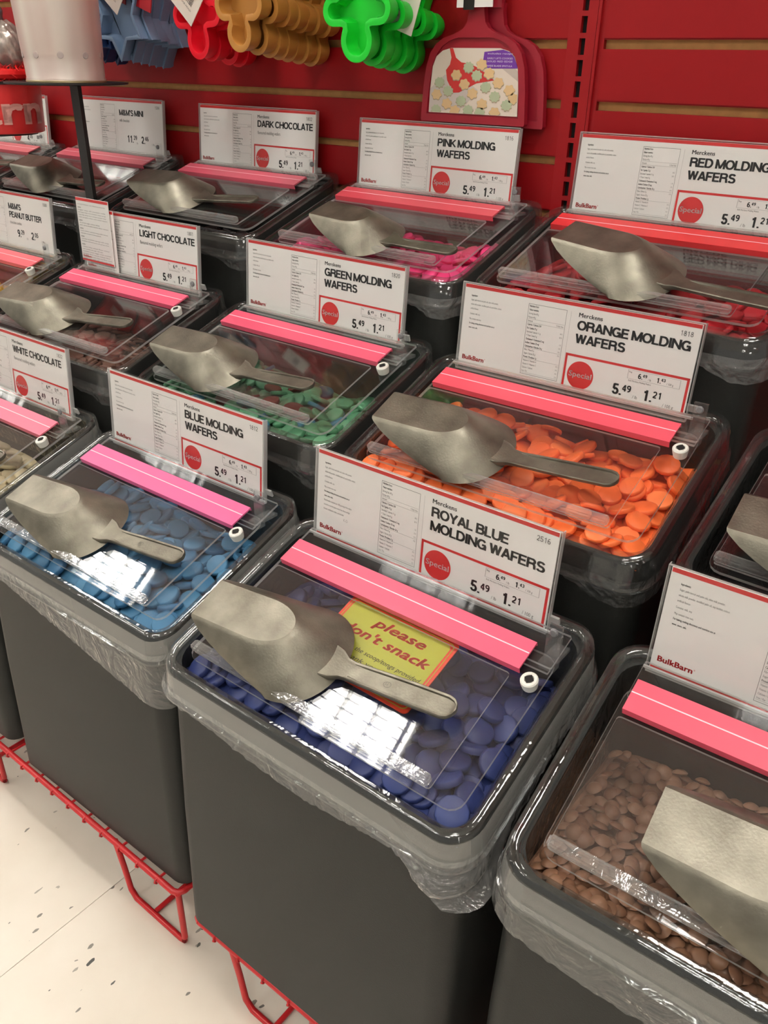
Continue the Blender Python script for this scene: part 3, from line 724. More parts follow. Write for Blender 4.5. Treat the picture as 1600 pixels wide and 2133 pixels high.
SC_ = [(('F',1), (.055,-.505), (.985,-.43), 'aluminium scoop upside down on the light blue wafer bin lid', .985),
 (('F',2), (-.015,-.51), (.947,-.425), 'large aluminium scoop lying over the yellow notice on the royal blue bin', 1.01),
 (('F',3), (.215,-.495), (1.17,-.47), 'aluminium scoop cut off by the right edge on the small brown wafer bin', 1.02),
 (('F',0), (.10,-.36), (1.03,-.41), 'aluminium scoop of which only the handle tip shows on the cream wafer bin', .98),
 (('M',1), (.015,-.52), (1.0,-.43), 'aluminium scoop on the lid of the light chocolate wafer bin', 1.0),
 (('M',2), (-.04,-.51), (.885,-.47), 'aluminium scoop on the lid of the green wafer bin', .97),
 (('M',3), (.0,-.51), (.952,-.472), 'aluminium scoop on the lid of the orange wafer bin', 1.0),
 (('M',4), (.01,-.54), (.96,-.50), 'aluminium scoop partly in view on the dark bin at the right edge', 1.0),
 (('B',0), (.22,-.48), (1.17,-.41), 'aluminium scoop whose handle shows at the left edge, back row', 1.0),
 (('B',1), (.12,-.52), (1.03,-.53), 'aluminium scoop partly hidden behind the black display pole', .97),
 (('B',2), (.03,-.51), (.995,-.45), 'aluminium scoop on the lid below the dark chocolate sign', 1.0),
 (('B',3), (.20,-.51), (1.05,-.575), 'aluminium scoop on the lid of the pink wafer bin', .92),
 (('B',4), (.20,-.43), (1.13,-.59), 'aluminium scoop on the lid of the red wafer bin, back row right', 1.02)]
for b, mo, en, lab, sc in SC_: place_scoop(b, mo, en, lab, sc)

# ------------------------------------------------------------------ yellow notice under the royal blue lid
def notice():
    m = frame(('F',2)) @ T(*P(.56, -.325, -.012)) @ Matrix.Rotation(LT, 4, 'X') @ Matrix.Rotation(-.02, 4, 'Z')
    t = thing('notice_card', 'yellow notice with orange border under the royal blue bin lid', 'sign', m)
    w, h = .228, .155
    def o(k, z): return [(x, y, z) for x, y in rr(-w+k, w-k, -h+k, h-k, .018, 4)]
    mb = MB(); mb.loft([o(0, -.004), o(0, 0)], True, 0, True, True)
    c = mb.me('card', mat('notice_red_orange', srgb(232, 62, 30), rough=.45)); link('card', c, t)
    pb = MB(); pb.poly(o(.011, .0006), 1); pb.poly(o(.014, .0010), 0); pb.poly(o(.021, .0014), 1)
    f = lambda x, y: (x, y, .002)
    text(pb, 'please', -.085, .072, .036, width=.215, i=0, bold=.06, shear=.25, fn=f)
    text(pb, "don't snack", -.175, .012, .036, width=.36, i=0, bold=.06, shear=.25, fn=f)
    text(pb, 'Please use the scoop/tongs provided', -.19, -.042, .017, width=.385, i=2, bold=.005, shear=.25, fn=f)
    text(pb, 'Thank you for', -.10, -.075, .016, width=.2, i=2, bold=.005, shear=.25, fn=f)
    text(pb, 'your co-operation!', -.12, -.108, .019, width=.26, i=2, bold=.01, shear=.25, fn=f)
    link('printing', pb.me('printing', [mat('notice_ink_red', srgb(226, 58, 30), rough=.5), mat('notice_yellow', srgb(186, 190, 52), rough=.5), M_ink]), t)
notice()

# ------------------------------------------------------------------ wafers
def wafer_me(name, m, r, th, dome=0.0, n=14):
    mb = MB(); ring = lambda q, z: [(q*math.cos(2*PI*k/n), q*math.sin(2*PI*k/n), z) for k in range(n)]
    if dome: mb.loft([ring(r*.8, 0), ring(r, th*.35), ring(r*.85, th*.75), ring(r*.45, th+dome)], True, 0, True, True)
    else: mb.loft([ring(r*.94, 0), ring(r, th*.3), ring(r*.97, th*.85), ring(r*.88, th)], True, 0, True, True)
    me = mb.me(name, m); return auto(me, 50)
def pile(N, r, th, top, seed, layers=2.6, x=(-.055, 1.125), y=(-.69, .01), jit=.22):
    rnd = np.random.RandomState(seed); g = r/4.5
    nx, ny = int((x[1]-x[0])/g)+1, int((y[1]-y[0])/g)+1
    X = x[0]+np.arange(nx)*g; Y = y[0]+np.arange(ny)*g
    XX, YY = np.meshgrid(X, Y, indexing='ij'); target = top(XX, YY)
    Hm = target - layers*th*1.35 + 0*XX
    out = []
    q = int(r/g)+1
    for k in range(N):
        best = None
        for _ in range(7):
            cx = rnd.uniform(x[0]+r, x[1]-r); cy = rnd.uniform(y[0]+r, y[1]-r)
            ix, iy = int((cx-x[0])/g), int((cy-y[0])/g)
            s = Hm[max(0, ix-2):ix+3, max(0, iy-2):iy+3].mean()-target[ix, iy]
            if best is None or s < best[0]: best = (s, cx, cy, ix, iy)
        _, cx, cy, ix, iy = best
        sl = (slice(max(0, ix-q), ix+q+2), slice(max(0, iy-q), iy+q+2))
        px, py, h = XX[sl]-cx, YY[sl]-cy, Hm[sl]
        mk = px*px+py*py < r*r
        A = np.stack([px[mk], py[mk], np.ones(mk.sum())], 1); sol = np.linalg.lstsq(A, h[mk], rcond=None)[0]
        a, b = sol[0]*.9+rnd.normal(0, jit*.5), sol[1]*.9+rnd.normal(0, jit*.5)
        L_ = math.hypot(a, b); 
        if L_ > .75: a, b = a*.75/L_, b*.75/L_
        pl = a*px+b*py; c = np.quantile((h-pl)[mk], .88)
        mk2 = (px*px+py*py) < (r*.95)**2
        Hm[sl] = np.where(mk2, np.maximum(h, pl+c+th), h)
        nn = Vector((-a, -b, 1)).normalized(); out.append((cx, cy, c, nn))
    return out
def heap(b, kind, cols, r, th, N, top, seed, keep, lab, grp, dome=0.0, jit=.34, sss=.0, nm='molding_wafer'):
    pl = pile(N, r, th, top, seed, jit=jit)
    mats = [mat('wafer_'+kind+str(k), srgb(*c), rough=.42, noise=.04, nscale=40, spec=.35) for k, c in enumerate(cols)]
    mes = [wafer_me('wafer', m, r, th, dome) for m in mats]
    big = [mesh_ for mesh_ in mes]
    fr = frame(b); rnd = random.Random(seed)
    idx = [min(len(cols)-1, int(len(cols)*rnd.random()**(1.0))) if rnd.random() < .6 or len(cols) < 3 else 0 for _ in pl]
    mb = MB()
    # the mass below, seen in the gaps
    gx, gy = 26, 16
    vv = []; 
    for i in range(gx):
        for j in range(gy):
            x = -.062+1.194*i/(gx-1); y = -.697+.715*j/(gy-1)
            vv.append((x, y, float(top(np.array(x), np.array(y)))-th*1.2+rnd.uniform(-.3, .3)*th))
    ff = [(i*gy+j, (i+1)*gy+j, (i+1)*gy+j+1, i*gy+j+1) for i in range(gx-1) for j in range(gy-1)]
    mb.add(vv, ff, 0)
    K = len(pl)-keep
    v0 = [[tuple(v.co/U) for v in m.vertices] for m in mes]; f0 = [tuple(p.vertices) for p in mes[0].polygons]
    for k in range(K):
        x, y, z, n = pl[k]; Rm = n.to_track_quat('Z', 'Y').to_matrix(); c = Vector((x, y, z))
        mb.add([Rm @ Vector(v)+c for v in v0[idx[k]]], f0, idx[k])
    st = link('wafer_mass', mb.me('wafer_mass', mats)); auto(st, 50); st.matrix_world = fr; st['kind'] = 'stuff'
    tag(st, 'lower layers of %s' % grp, 'wafers')
    for k in range(K, len(pl)):
        x, y, z, n = pl[k]
        o = link(nm, mes[idx[k]]); s_ = rnd.uniform(.93, 1.05)
        o.matrix_world = fr @ T(x, y, z) @ n.to_track_quat('Z', 'Y').to_matrix().to_4x4() @ Matrix.Rotation(rnd.uniform(0, 6.28), 4, 'Z') @ Matrix.Diagonal((s_, s_, 1, 1))
        tag(o, lab, 'wafer', grp)
def pln(zb, zf, bump=.012, s=0):
    return lambda x, y: zb+(zf-zb)*(-y)/.7+bump*np.sin(x*7+s)*np.cos(y*9+s*2)+bump*.5*np.sin(x*17+y*11+s)
heap(('F',1), 'blue', [(66,118,154), (58,108,146), (76,130,166)], .05, .020, 280, pln(-.235,-.275,.014), 11, 85, 'flat round light blue wafer in the front row blue bin', 'light blue wafers in their bin')
heap(('F',2), 'royal', [(46,57,106), (40,50,96), (54,66,116)], .05, .022, 270, pln(-.215,-.275,.014), 12, 100, 'flat round royal blue wafer under the snack notice lid', 'royal blue wafers in their bin')
heap(('M',3), 'orange', [(255,124,66), (252,116,60), (255,134,78)], .048, .018, 290, pln(-.195,-.272,.016), 13, 95, 'flat round bright orange wafer in the middle row orange bin', 'orange wafers in their bin')
heap(('F',3), 'brown', [(128,94,72), (120,86,66), (136,101,78)], .0245, .012, 1150, pln(-.365,-.31,.012), 14, 300, 'small domed milk chocolate brown wafer in the lower right bin', 'small brown wafers in their bin', dome=.003, jit=.5, nm='chocolate_wafer')
heap(('M',2), 'green', [(84,140,104), (74,128,94), (98,152,116), (60,120,140), (110,60,50)], .047, .018, 240, lambda x, y: pln(-.30,-.275,.016)(x, y), 15, 20, 'flat round green wafer in the middle row green bin, a few tinted blue or brown', 'green wafers in their bin')
heap(('B',3), 'pink', [(232,70,128), (222,58,116), (238,86,142)], .047, .018, 240, pln(-.215,-.268,.014), 16, 0, 'flat round bright pink wafer in the back row pink bin', 'pink wafers in their bin')
heap(('B',4), 'red', [(176,38,46), (166,32,40), (188,48,56)], .047, .018, 250, pln(-.225,-.27,.016), 17, 0, 'flat round deep red wafer in the back row red bin', 'red wafers in their bin')
heap(('M',1), 'lightchoc', [(112,82,70), (102,74,62), (124,92,80)], .047, .018, 240, pln(-.36,-.30,.016), 18, 0, 'flat round dull brown wafer in the light chocolate bin', 'brown wafers in the light chocolate bin')
heap(('F',0), 'cream', [(214,200,164), (206,192,154), (222,208,174)], .047, .018, 240, pln(-.36,-.29,.016), 19, 0, 'flat round cream wafer in the white chocolate bin', 'cream wafers in their bin')
heap(('M',0), 'mixed', [(226,190,50), (60,110,190), (200,50,44), (90,160,70), (110,70,50), (230,120,40)], .03, .026, 420, pln(-.27,-.26,.01), 20, 0, 'small round coloured candy in the leftmost middle row bin', 'coloured candies at the left edge', dome=.008, jit=.5)
heap(('B',2), 'darkchoc', [(44,32,30), (38,28,26)], .047, .018, 200, pln(-.40,-.34,.016), 21, 0, '', 'dark chocolate wafers in their bin')
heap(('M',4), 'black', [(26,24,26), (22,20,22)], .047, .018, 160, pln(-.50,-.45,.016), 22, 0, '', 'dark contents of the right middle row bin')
heap(('B',1), 'mini', [(60,48,46), (54,44,42)], .03, .02, 300, pln(-.44,-.40,.01), 23, 0, '', 'dark contents of the bin behind the pole', dome=.006)
def cup():
    pos = P(.95, -.27, -.03)
    o_ = frame(('M',0)) @ T(*pos) @ Matrix.Rotation(LT, 4, 'X')
    mb = MB(); ring = lambda r, z: [(r*math.cos(2*PI*k/28), r*math.sin(2*PI*k/28), z) for k in range(28)]
    mb.loft([ring(.075, -.10), ring(.085, -.02), ring(.095, -.015), ring(.095, -.005), ring(.07, -.004), ring(.06, .004), ring(.018, .004), ring(.014, .012)], True, 0, True, True)
    c = link('plastic_cup', auto(mb.me('plastic_cup', clear('cup_plastic', frost=.12, rough=.08, refl=1.6, edge=.3)), 50)); c.matrix_world = o_
    tag(c, 'small clear lidded plastic cup among the coloured candies, left edge', 'cup')
cup()
heap(('B',0), 'bzero', [(70,56,50), (60,48,44)], .03, .02, 300, pln(-.40,-.36,.01), 24, 0, '', 'dark contents of the leftmost back row bin', dome=.006)

# ------------------------------------------------------------------ red wire racks under the bins
def rack(x0, x1, yf, zt, legs, lab, depth=.62):
    mid = (x0+x1)/2
    t = thing('wire_rack', lab, 'rack', T(mid, yf+depth/2, FLOOR), 'red wire racks under the bins')
    o = lambda x, y, z: (x-mid, y-yf-depth/2, z-FLOOR)
    r = .0155; fr = MB()
    yb = yf+depth
    pts = []
    c = .035
    ring = [(x0+c, yf), (x1-c, yf), (x1-c*.3, yf+c*.3), (x1, yf+c), (x1, yb-c), (x1-c, yb), (x0+c, yb), (x0, yb-c), (x0, yf+c), (x0+c*.3, yf+c*.3), (x0+c, yf)]
    fr.tube([o(x, y, zt) for x, y in ring], r, 8)
    link('frame', auto(fr.me('frame', M_wire), 60), t)
    n = int((x1-x0)/.135)
    wm = MB().tube([(0, .003-depth/2, zt-FLOOR+.004), (0, depth/2, zt-FLOOR+.004)], .007, 6)
    wm.tube([(0, .003-depth/2, zt-FLOOR+.010), (0, -.018-depth/2, zt-FLOOR+.006), (0, -.0205-depth/2, zt-FLOOR-.004), (0, -.012-depth/2, zt-FLOOR-.016)], .006, 6)
    wme = wm.me('shelf_wire', M_wire)
    for k in range(1, n): link('shelf_wire', wme, t, T(x0-mid+(x1-x0)*k/n, 0, 0))
    zf = FLOOR+r
    for (a, bx) in legs:
        for y, flip in ((yf+.006, 1), (yb-.006, 1)):
            lb = MB(); w = bx-a
            lb.tube([o(a, y, zt), o(a+.035, y, zt-.15), o(a+.06, y, zf+.045), o(a+.10, y, zf+.005), o(bx-.03, y, zf), o(bx-.006, y, zf+.01), o(bx, y, zf+.035), o(bx, y, zt)], .0145, 8)
            link('leg', auto(lb.me('leg', M_wire), 60), t)
        sb = MB().tube([o(a+.22, yf+.006, zf), o(a+.22, yb-.006, zf)], .0125, 8)
        link('stretcher', auto(sb.me('stretcher', M_wire), 60), t)
ZR = -1.6
rack(-2.78, -.215, -.765, ZR, [(-2.7, -2.3), (-2.18, -1.745), (-.675, -.222)], 'red wire rack under the white chocolate and light blue bins')
rack(-.075, 2.62, -.792, ZR+.006, [(.145, .60), (1.9, 2.4)], 'red wire rack under the royal blue and small brown wafer bins')
rack(-5.5, 2.62, .125, ZR+.47, [(-5.4, -5.0), (-2.6, -2.2), (-.3, .1), (2.1, 2.5)], 'tall red wire rack under the middle row of bins', .60)
rack(-5.5, 2.62, 1.03, ZR+1.0, [(-5.4, -5.0), (-2.6, -2.2), (-.3, .1), (2.1, 2.5)], 'tallest red wire rack under the back row of bins', .60)

# ------------------------------------------------------------------ silicone moulds hanging on the wall
def outline(parts, n=72):
    """parts: capsules/circles seen from the centre, star-shaped union"""
    pts = []
    for k in range(n):
        a = 2*PI*k/n; dx, dz = math.cos(a), math.sin(a); best = 0
        for (cx, cz, r) in parts:
            bq = cx*dx+cz*dz; dsc = bq*bq-(cx*cx+cz*cz-r*r)
            if dsc > 0: best = max(best, bq+math.sqrt(dsc))
        pts.append(best)
    for _ in range(1): pts = [(pts[k-1]+2*pts[k]+pts[(k+1) % n])/4 for k in range(n)]
    return [(p*math.cos(2*PI*k/n), p*math.sin(2*PI*k/n)) for k, p in enumerate(pts)]
def offset(pl, d):
    n = len(pl); o = []
    for k in range(n):
        a, b = pl[k-1], pl[(k+1) % n]; t = Vector((b[0]-a[0], b[1]-a[1])).normalized(); o.append((pl[k][0]-t.y*-d*1, pl[k][1]+t.x*-d))
    return o
def mold_me(pl, m, depth=.085, wall_=.03, feat=None):
    L = lambda d, y: [(x, y, z) for x, z in offset(pl, d)]
    mb = MB()
    mb.loft([L(0, 0), L(.004, -.004)[:] if False else L(0, -.006), L(-wall_*.5, -.009), L(-wall_, -.005), L(-wall_-.004, depth*.55), L(-wall_-.014, depth*.8)], True, 0, False, True)
    mb.loft([L(0, 0), L(-.006, .004), L(-.008, depth*.7), L(-.018, depth)], True, 0, False, True)
    if feat:
        for (x, z, r) in feat: mb.cyl((x, 0), r, r*.7, 0, .006, 10); 
    me = mb.me('mold', m); return auto(me, 45)
GING = outline([(0, 0, .075), (-.135, .015, .066), (.135, .015, .066), (-.08, .01, .062), (.08, .01, .062), (0, -.11, .093), (0, -.05, .075), (0, .10, .085), (-.085, .22, .072), (.085, .22, .072), (-.05, .13, .07), (.05, .13, .07)], 96)
TEDDY = outline([(0, 0, .07), (-.095, .03, .072), (.095, .03, .072), (-.085, .22, .08), (.085, .22, .08), (0, .12, .10), (0, -.095, .085), (0, -.04, .06)], 96)
def star(n, R1, R2, ph=0): 
    out = []
    for k in range(n*2):
        a = -PI/2+ph+PI*k/n; r = R1 if k % 2 == 0 else R2
        a2 = -PI/2+ph+PI*(k+1)/n; r2 = R2 if k % 2 == 0 else R1
        for j in range(4):
            f = j/4; out.append((r*math.cos(a)*(1-f)+r2*math.cos(a2)*f, r*math.sin(a)*(1-f)+r2*math.sin(a2)*f))
    return out
STAR = star(6, .27, .165)
NAVY = star(8, .27, .20)
def peg(x, z, ln, lab):
    mb = MB(); mb.tube([(0, .0, 0), (0, -ln*.5, ln*.06), (0, -ln, ln*.12), (0, -ln-.02, ln*.12+.04)], .009, 8); mb.box(-.06, .06, 0, .02, -.05, .03)
    o = link('peg_hook', auto(mb.me('peg_hook', M_steel), 60)); o.matrix_world = T(x, WY-.016, z); tag(o, lab, 'hook', 'peg hooks on the slatwall')
def tagmesh(w, h, diamond, red=False):
    mb = MB(); mb.box(-w/2, w/2, -.002, .002, -h/2, h/2, 0)
    f = lambda x, z: (x, -.0035, z)
    r = random.Random(5); x = -w*.28
    while x < w*.28:
        d = r.uniform(.002, .005); mb.poly([(x, -.003, -h*.1), (x+d, -.003, -h*.1), (x+d, -.003, h*.12), (x, -.003, h*.12)], 1); x += d+r.uniform(.003, .006)
    text(mb, 'SILICONE MOLD', -w*.3, -h*.22, .009, width=w*.6, i=1, fn=f)
    return mb.me('hang_tag', [mat('tag_paper', srgb(232, 222, 212), rough=.6), M_ink, M_red])
TAG = tagmesh(.20, .20, True); TAGR = MB().box(-.07, .07, -.003, .003, -.11, .11).me('hang_tag', mat('tag_red', srgb(170, 22, 34), rough=.5))
ORD = ['frontmost', 'second', 'third', 'fourth', 'fifth', 'sixth', 'hindmost']
def moldset(word, pl, col, x, zc, offs, cat_label, ph=0.0, tags=(), rot=0.0, zslope=.12, sc=1.0, tagdx=0, tagdz=0.14, tagrot=.6, depth=.085, xj=.012):
    m = mat('silicone_'+word.replace(' ', '_'), srgb(*col), rough=.38, spec=.45)
    me = mold_me(pl, m, depth, wall_=.022 if pl is STAR or pl is NAVY else .03); rnd = random.Random(len(word))
    for k, of in enumerate(offs):
        y = WY-of; z = zc+zslope*(of-.1)
        mtx = T(x+rnd.uniform(-xj, xj), y, z) @ Matrix.Rotation(rot+rnd.uniform(-.04, .04), 4, 'Z') @ Matrix.Rotation(rnd.uniform(-.03, .03), 4, 'Y') @ Matrix.Scale(sc, 4)
        t = thing('silicone_mold', '%s %s, %s on its peg' % (word, cat_label, ORD[k] if k < len(offs)-1 else 'hindmost, nearest the red wall,'), 'mold', mtx, word+' molds on a peg')
        link('tray', me, t)
        if k in tags: link('hang_tag', TAG, t, T(tagdx, -.03, tagdz) @ Matrix.Rotation(tagrot, 4, 'Y') @ Matrix.Rotation(.1, 4, 'Z'))
    peg(x, zc+.33*sc, max(offs)+.06, 'steel peg hook holding the %s molds' % word)
moldset('bright green gingerbread', GING, (22, 196, 48), -.985, 1.765, [.50, .385, .30, .215, .11], 'silicone mold', tags=(2,), tagdx=.14, tagdz=.06, tagrot=.35)
moldset('tan brown bear', TEDDY, (176, 122, 56), -1.64, 1.765, [.62, .52, .43, .355, .275, .195, .11], 'silicone mold', tags=(), tagdx=.16, tagdz=.1, tagrot=.35)
moldset('bright red gingerbread', GING, (222, 18, 40), -2.20, 1.775, [.43, .345, .20, .12], 'silicone mold', tags=(0,), tagdx=-.03, tagdz=.10, tagrot=.79, sc=1.0)
moldset('pale blue star', STAR, (116, 142, 172), -2.91, 1.80, [.42, .355, .29, .225, .16, .11], 'silicone mold', tags=(0,), tagdx=.02, tagdz=.14, tagrot=.72, sc=.92)
moldset('navy blue star', NAVY, (38, 62, 108), -3.38, 1.82, [.36, .29, .22, .12], 'silicone mold', tags=(), sc=.95)
for nm, xx, yy, zz in (('red hang tag above the pale blue star molds', -3.0, .36, 2.02), ('red hang tag between the blue and red molds', -2.72, .40, 1.97)):
    o = link('hang_tag', TAGR); o.matrix_world = T(xx+.06, WY-yy, zz) @ Matrix.Rotation(.3, 4, 'Y'); tag(o, nm, 'tag')

# ------------------------------------------------------------------ cookie spatulas with printed insert
def spatula():
    prof = [(1.350, .303), (1.36, .308), (1.50, .298), (1.60, .284), (1.66, .262), (1.70, .228), (1.725, .185), (1.738, .135), (1.75, .10), (1.765, .072), (1.79, .052), (1.84, .042), (1.88, .042)]
    rgt = [(h, z) for z, h in prof]; lft = [(-h, z) for z, h in prof[::-1]]
    ol = rgt+lft
    cx, zb = -.572, 1.35
    mcol = mat('spatula_dark_red', srgb(150, 22, 40), rough=.42)
    def ins(d): 
        return [(math.copysign(max(.008, abs(x)-d), x), min(max(z, 1.35+d), 1.70-d*.2) if abs(x) > .06 or z < 1.7 else z) for x, z in ol]
    mb = MB(); L = lambda pl, y: [(x, y, z-zb) for x, z in pl]
    body = [(x, z) for x, z in ol]
    mb.loft([L(body, .02), L(body, -.012)], True, 0, True, False)
    # raised border as a strip round the blade, floor of the recess set back
    bl = [(x, z) for x, z in ol if z <= 1.745]
    inn = [(math.copysign(max(abs(x)-.035, .002), x), max(1.35+.035, z-.012 if z > 1.6 else z)) for x, z in bl]
    n = len(bl)
    mb.add(L(bl, -.012)+L(inn, -.012)+L(inn, -.002), [(k, (k+1) % n, n+(k+1) % n, n+k) for k in range(n)]+[(n+k, n+(k+1) % n, 2*n+(k+1) % n, 2*n+k) for k in range(n)])
    mb.poly(L(inn, -.002))
    nk = [(x, z) for x, z in ol if z >= 1.738]; mb.poly(L(nk, -.0122))
    # long handle
    mb.tube([(0, .004, 1.86-zb), (0, .004, 2.0-zb), (0, .0, 2.5-zb)], .036, 12)
    blade = weld_normals(mb.me('blade', mcol))
    # printed insert
    ci = [(-.262, 1.392), (.262, 1.392), (.258, 1.5), (.247, 1.60), (.226, 1.645), (.19, 1.67), (.14, 1.682), (-.14, 1.682), (-.19, 1.67), (-.226, 1.645), (-.247, 1.60), (-.258, 1.5)]
    cb = MB(); cb.loft([[(x, -.003, z-zb) for x, z in ci], [(x, -.007, z-zb) for x, z in ci]], True, 0, False, True)
    card = cb.me('insert_card', mat('insert_paper', srgb(226, 214, 200), rough=.5))
    pb = MB(); pz = lambda pts, i, y: pb.poly([(x, y, z-zb) for x, z in pts], i)
    pz([(-.258, 1.394), (-.258, 1.50), (-.17, 1.565), (-.05, 1.55), (.03, 1.50), (-.05, 1.42), (-.22, 1.394)], 5, -.0073)
    pz([(.06, 1.66), (.16, 1.655), (.255, 1.58), (.258, 1.54), (.12, 1.62)], 6, -.0073)
    # the red spatula in the picture
    pz([(-.148, 1.681), (-.128, 1.681), (-.108, 1.64), (-.075, 1.62), (-.03, 1.615), (.02, 1.60), (.09, 1.565), (.12, 1.545), (.02, 1.53), (-.08, 1.487), (-.115, 1.485), (-.155, 1.54), (-.165, 1.585), (-.142, 1.61), (-.135, 1.64)], 1, -.0077)
    # purple flash
    pz([(.055, 1.666), (.16, 1.676), (.20, 1.665), (.222, 1.645), (.243, 1.61), (.245, 1.598), (.10, 1.596), (.048, 1.602)], 2, -.0081)
    f = lambda x, z: (x, -.0085, z-zb)
    for s, z in (('includes recipe', 1.656), ('EASILY LIFTS COOKIES', 1.636), ('SOLID RED EDGE', 1.623), ('WIDE BLADE SPATULA', 1.604)): text(pb, s, .075, z, .007, width=.14, i=3, fn=f)
    r = random.Random(3)
    ck = [(-.10,1.565,0),(-.03,1.60,1),(.045,1.613,0),(.02,1.565,1),(.09,1.575,0),(-.05,1.525,0),(.075,1.515,1),(.145,1.535,0),(-.2,1.53,1),(-.145,1.493,1),(.0,1.485,0),(.13,1.475,1),(.21,1.505,0),(-.215,1.475,0),(-.065,1.45,1),(.06,1.44,0),(.20,1.44,1),(-.15,1.435,0),(-.02,1.41,1),(.135,1.405,0),(-.215,1.405,1),(.235,1.47,0),(.05,1.402,1),(-.1,1.405,0)]
    for k, (x, z, c) in enumerate(ck):
        for sc, dz, i, y in ((1.03, -.004, 7, -.0088), (1, 0, 4 if c == 0 else 8, -.0091)):
            rad = .029*sc
            pts = []
            for a in range(30):
                t = 2*PI*a/30; q = rad*(1+.13*math.cos(t*(6 if c == 0 else 9)+k)); xx, zz = x+q*math.cos(t), z+dz+q*math.sin(t)*.78
                lim = .256 if zz < 1.6 else .235
                pts.append((max(-lim, min(lim, xx)), max(1.394, zz)))
            pz(pts, i, y)
    cols = [(0,0,0), (206,52,50), (112,52,160), (232,226,236), (222,190,140), (206,196,190), (196,184,172), (172,156,130), (180,192,158)]
    prt = pb.me('printing', [mat('insert_ink%d' % k, srgb(*c), rough=.5) for k, c in enumerate(cols)])
    tg = MB().box(-.10, .10, -.036, -.030, .50, .66, 0).box(-.06, .0, -.039, -.036, .49, .66, 1)
    tgm = tg.me('hang_tag', [M_white, M_black])
    for k, (dx, off, lab) in enumerate(((0, .085, 'dark red cookie spatula with printed insert, front of two'), (.075, .036, 'dark red cookie spatula mostly hidden behind the front one'))):
        t = thing('cookie_spatula', lab, 'spatula', T(cx+dx, WY-off, zb+(-.01 if k else 0)), 'cookie spatulas')
        link('blade', blade, t)
        if k == 0: c_ = link('insert_card', card, t); link('printing', prt, c_); link('hang_tag', tgm, t)
    mb = MB(); mb.tube([(0, 0, 0), (0, -.16, .0), (0, -.17, .04)], .01, 8); mb.box(-.06, .06, 0, .02, -.05, .03)
    o = link('peg_hook', mb.me('peg_hook', M_steel)); o.matrix_world = T(cx+.03, WY-.016, 2.46); tag(o, 'steel peg hook above the spatulas', 'hook', 'peg hooks on the slatwall')
spatula()

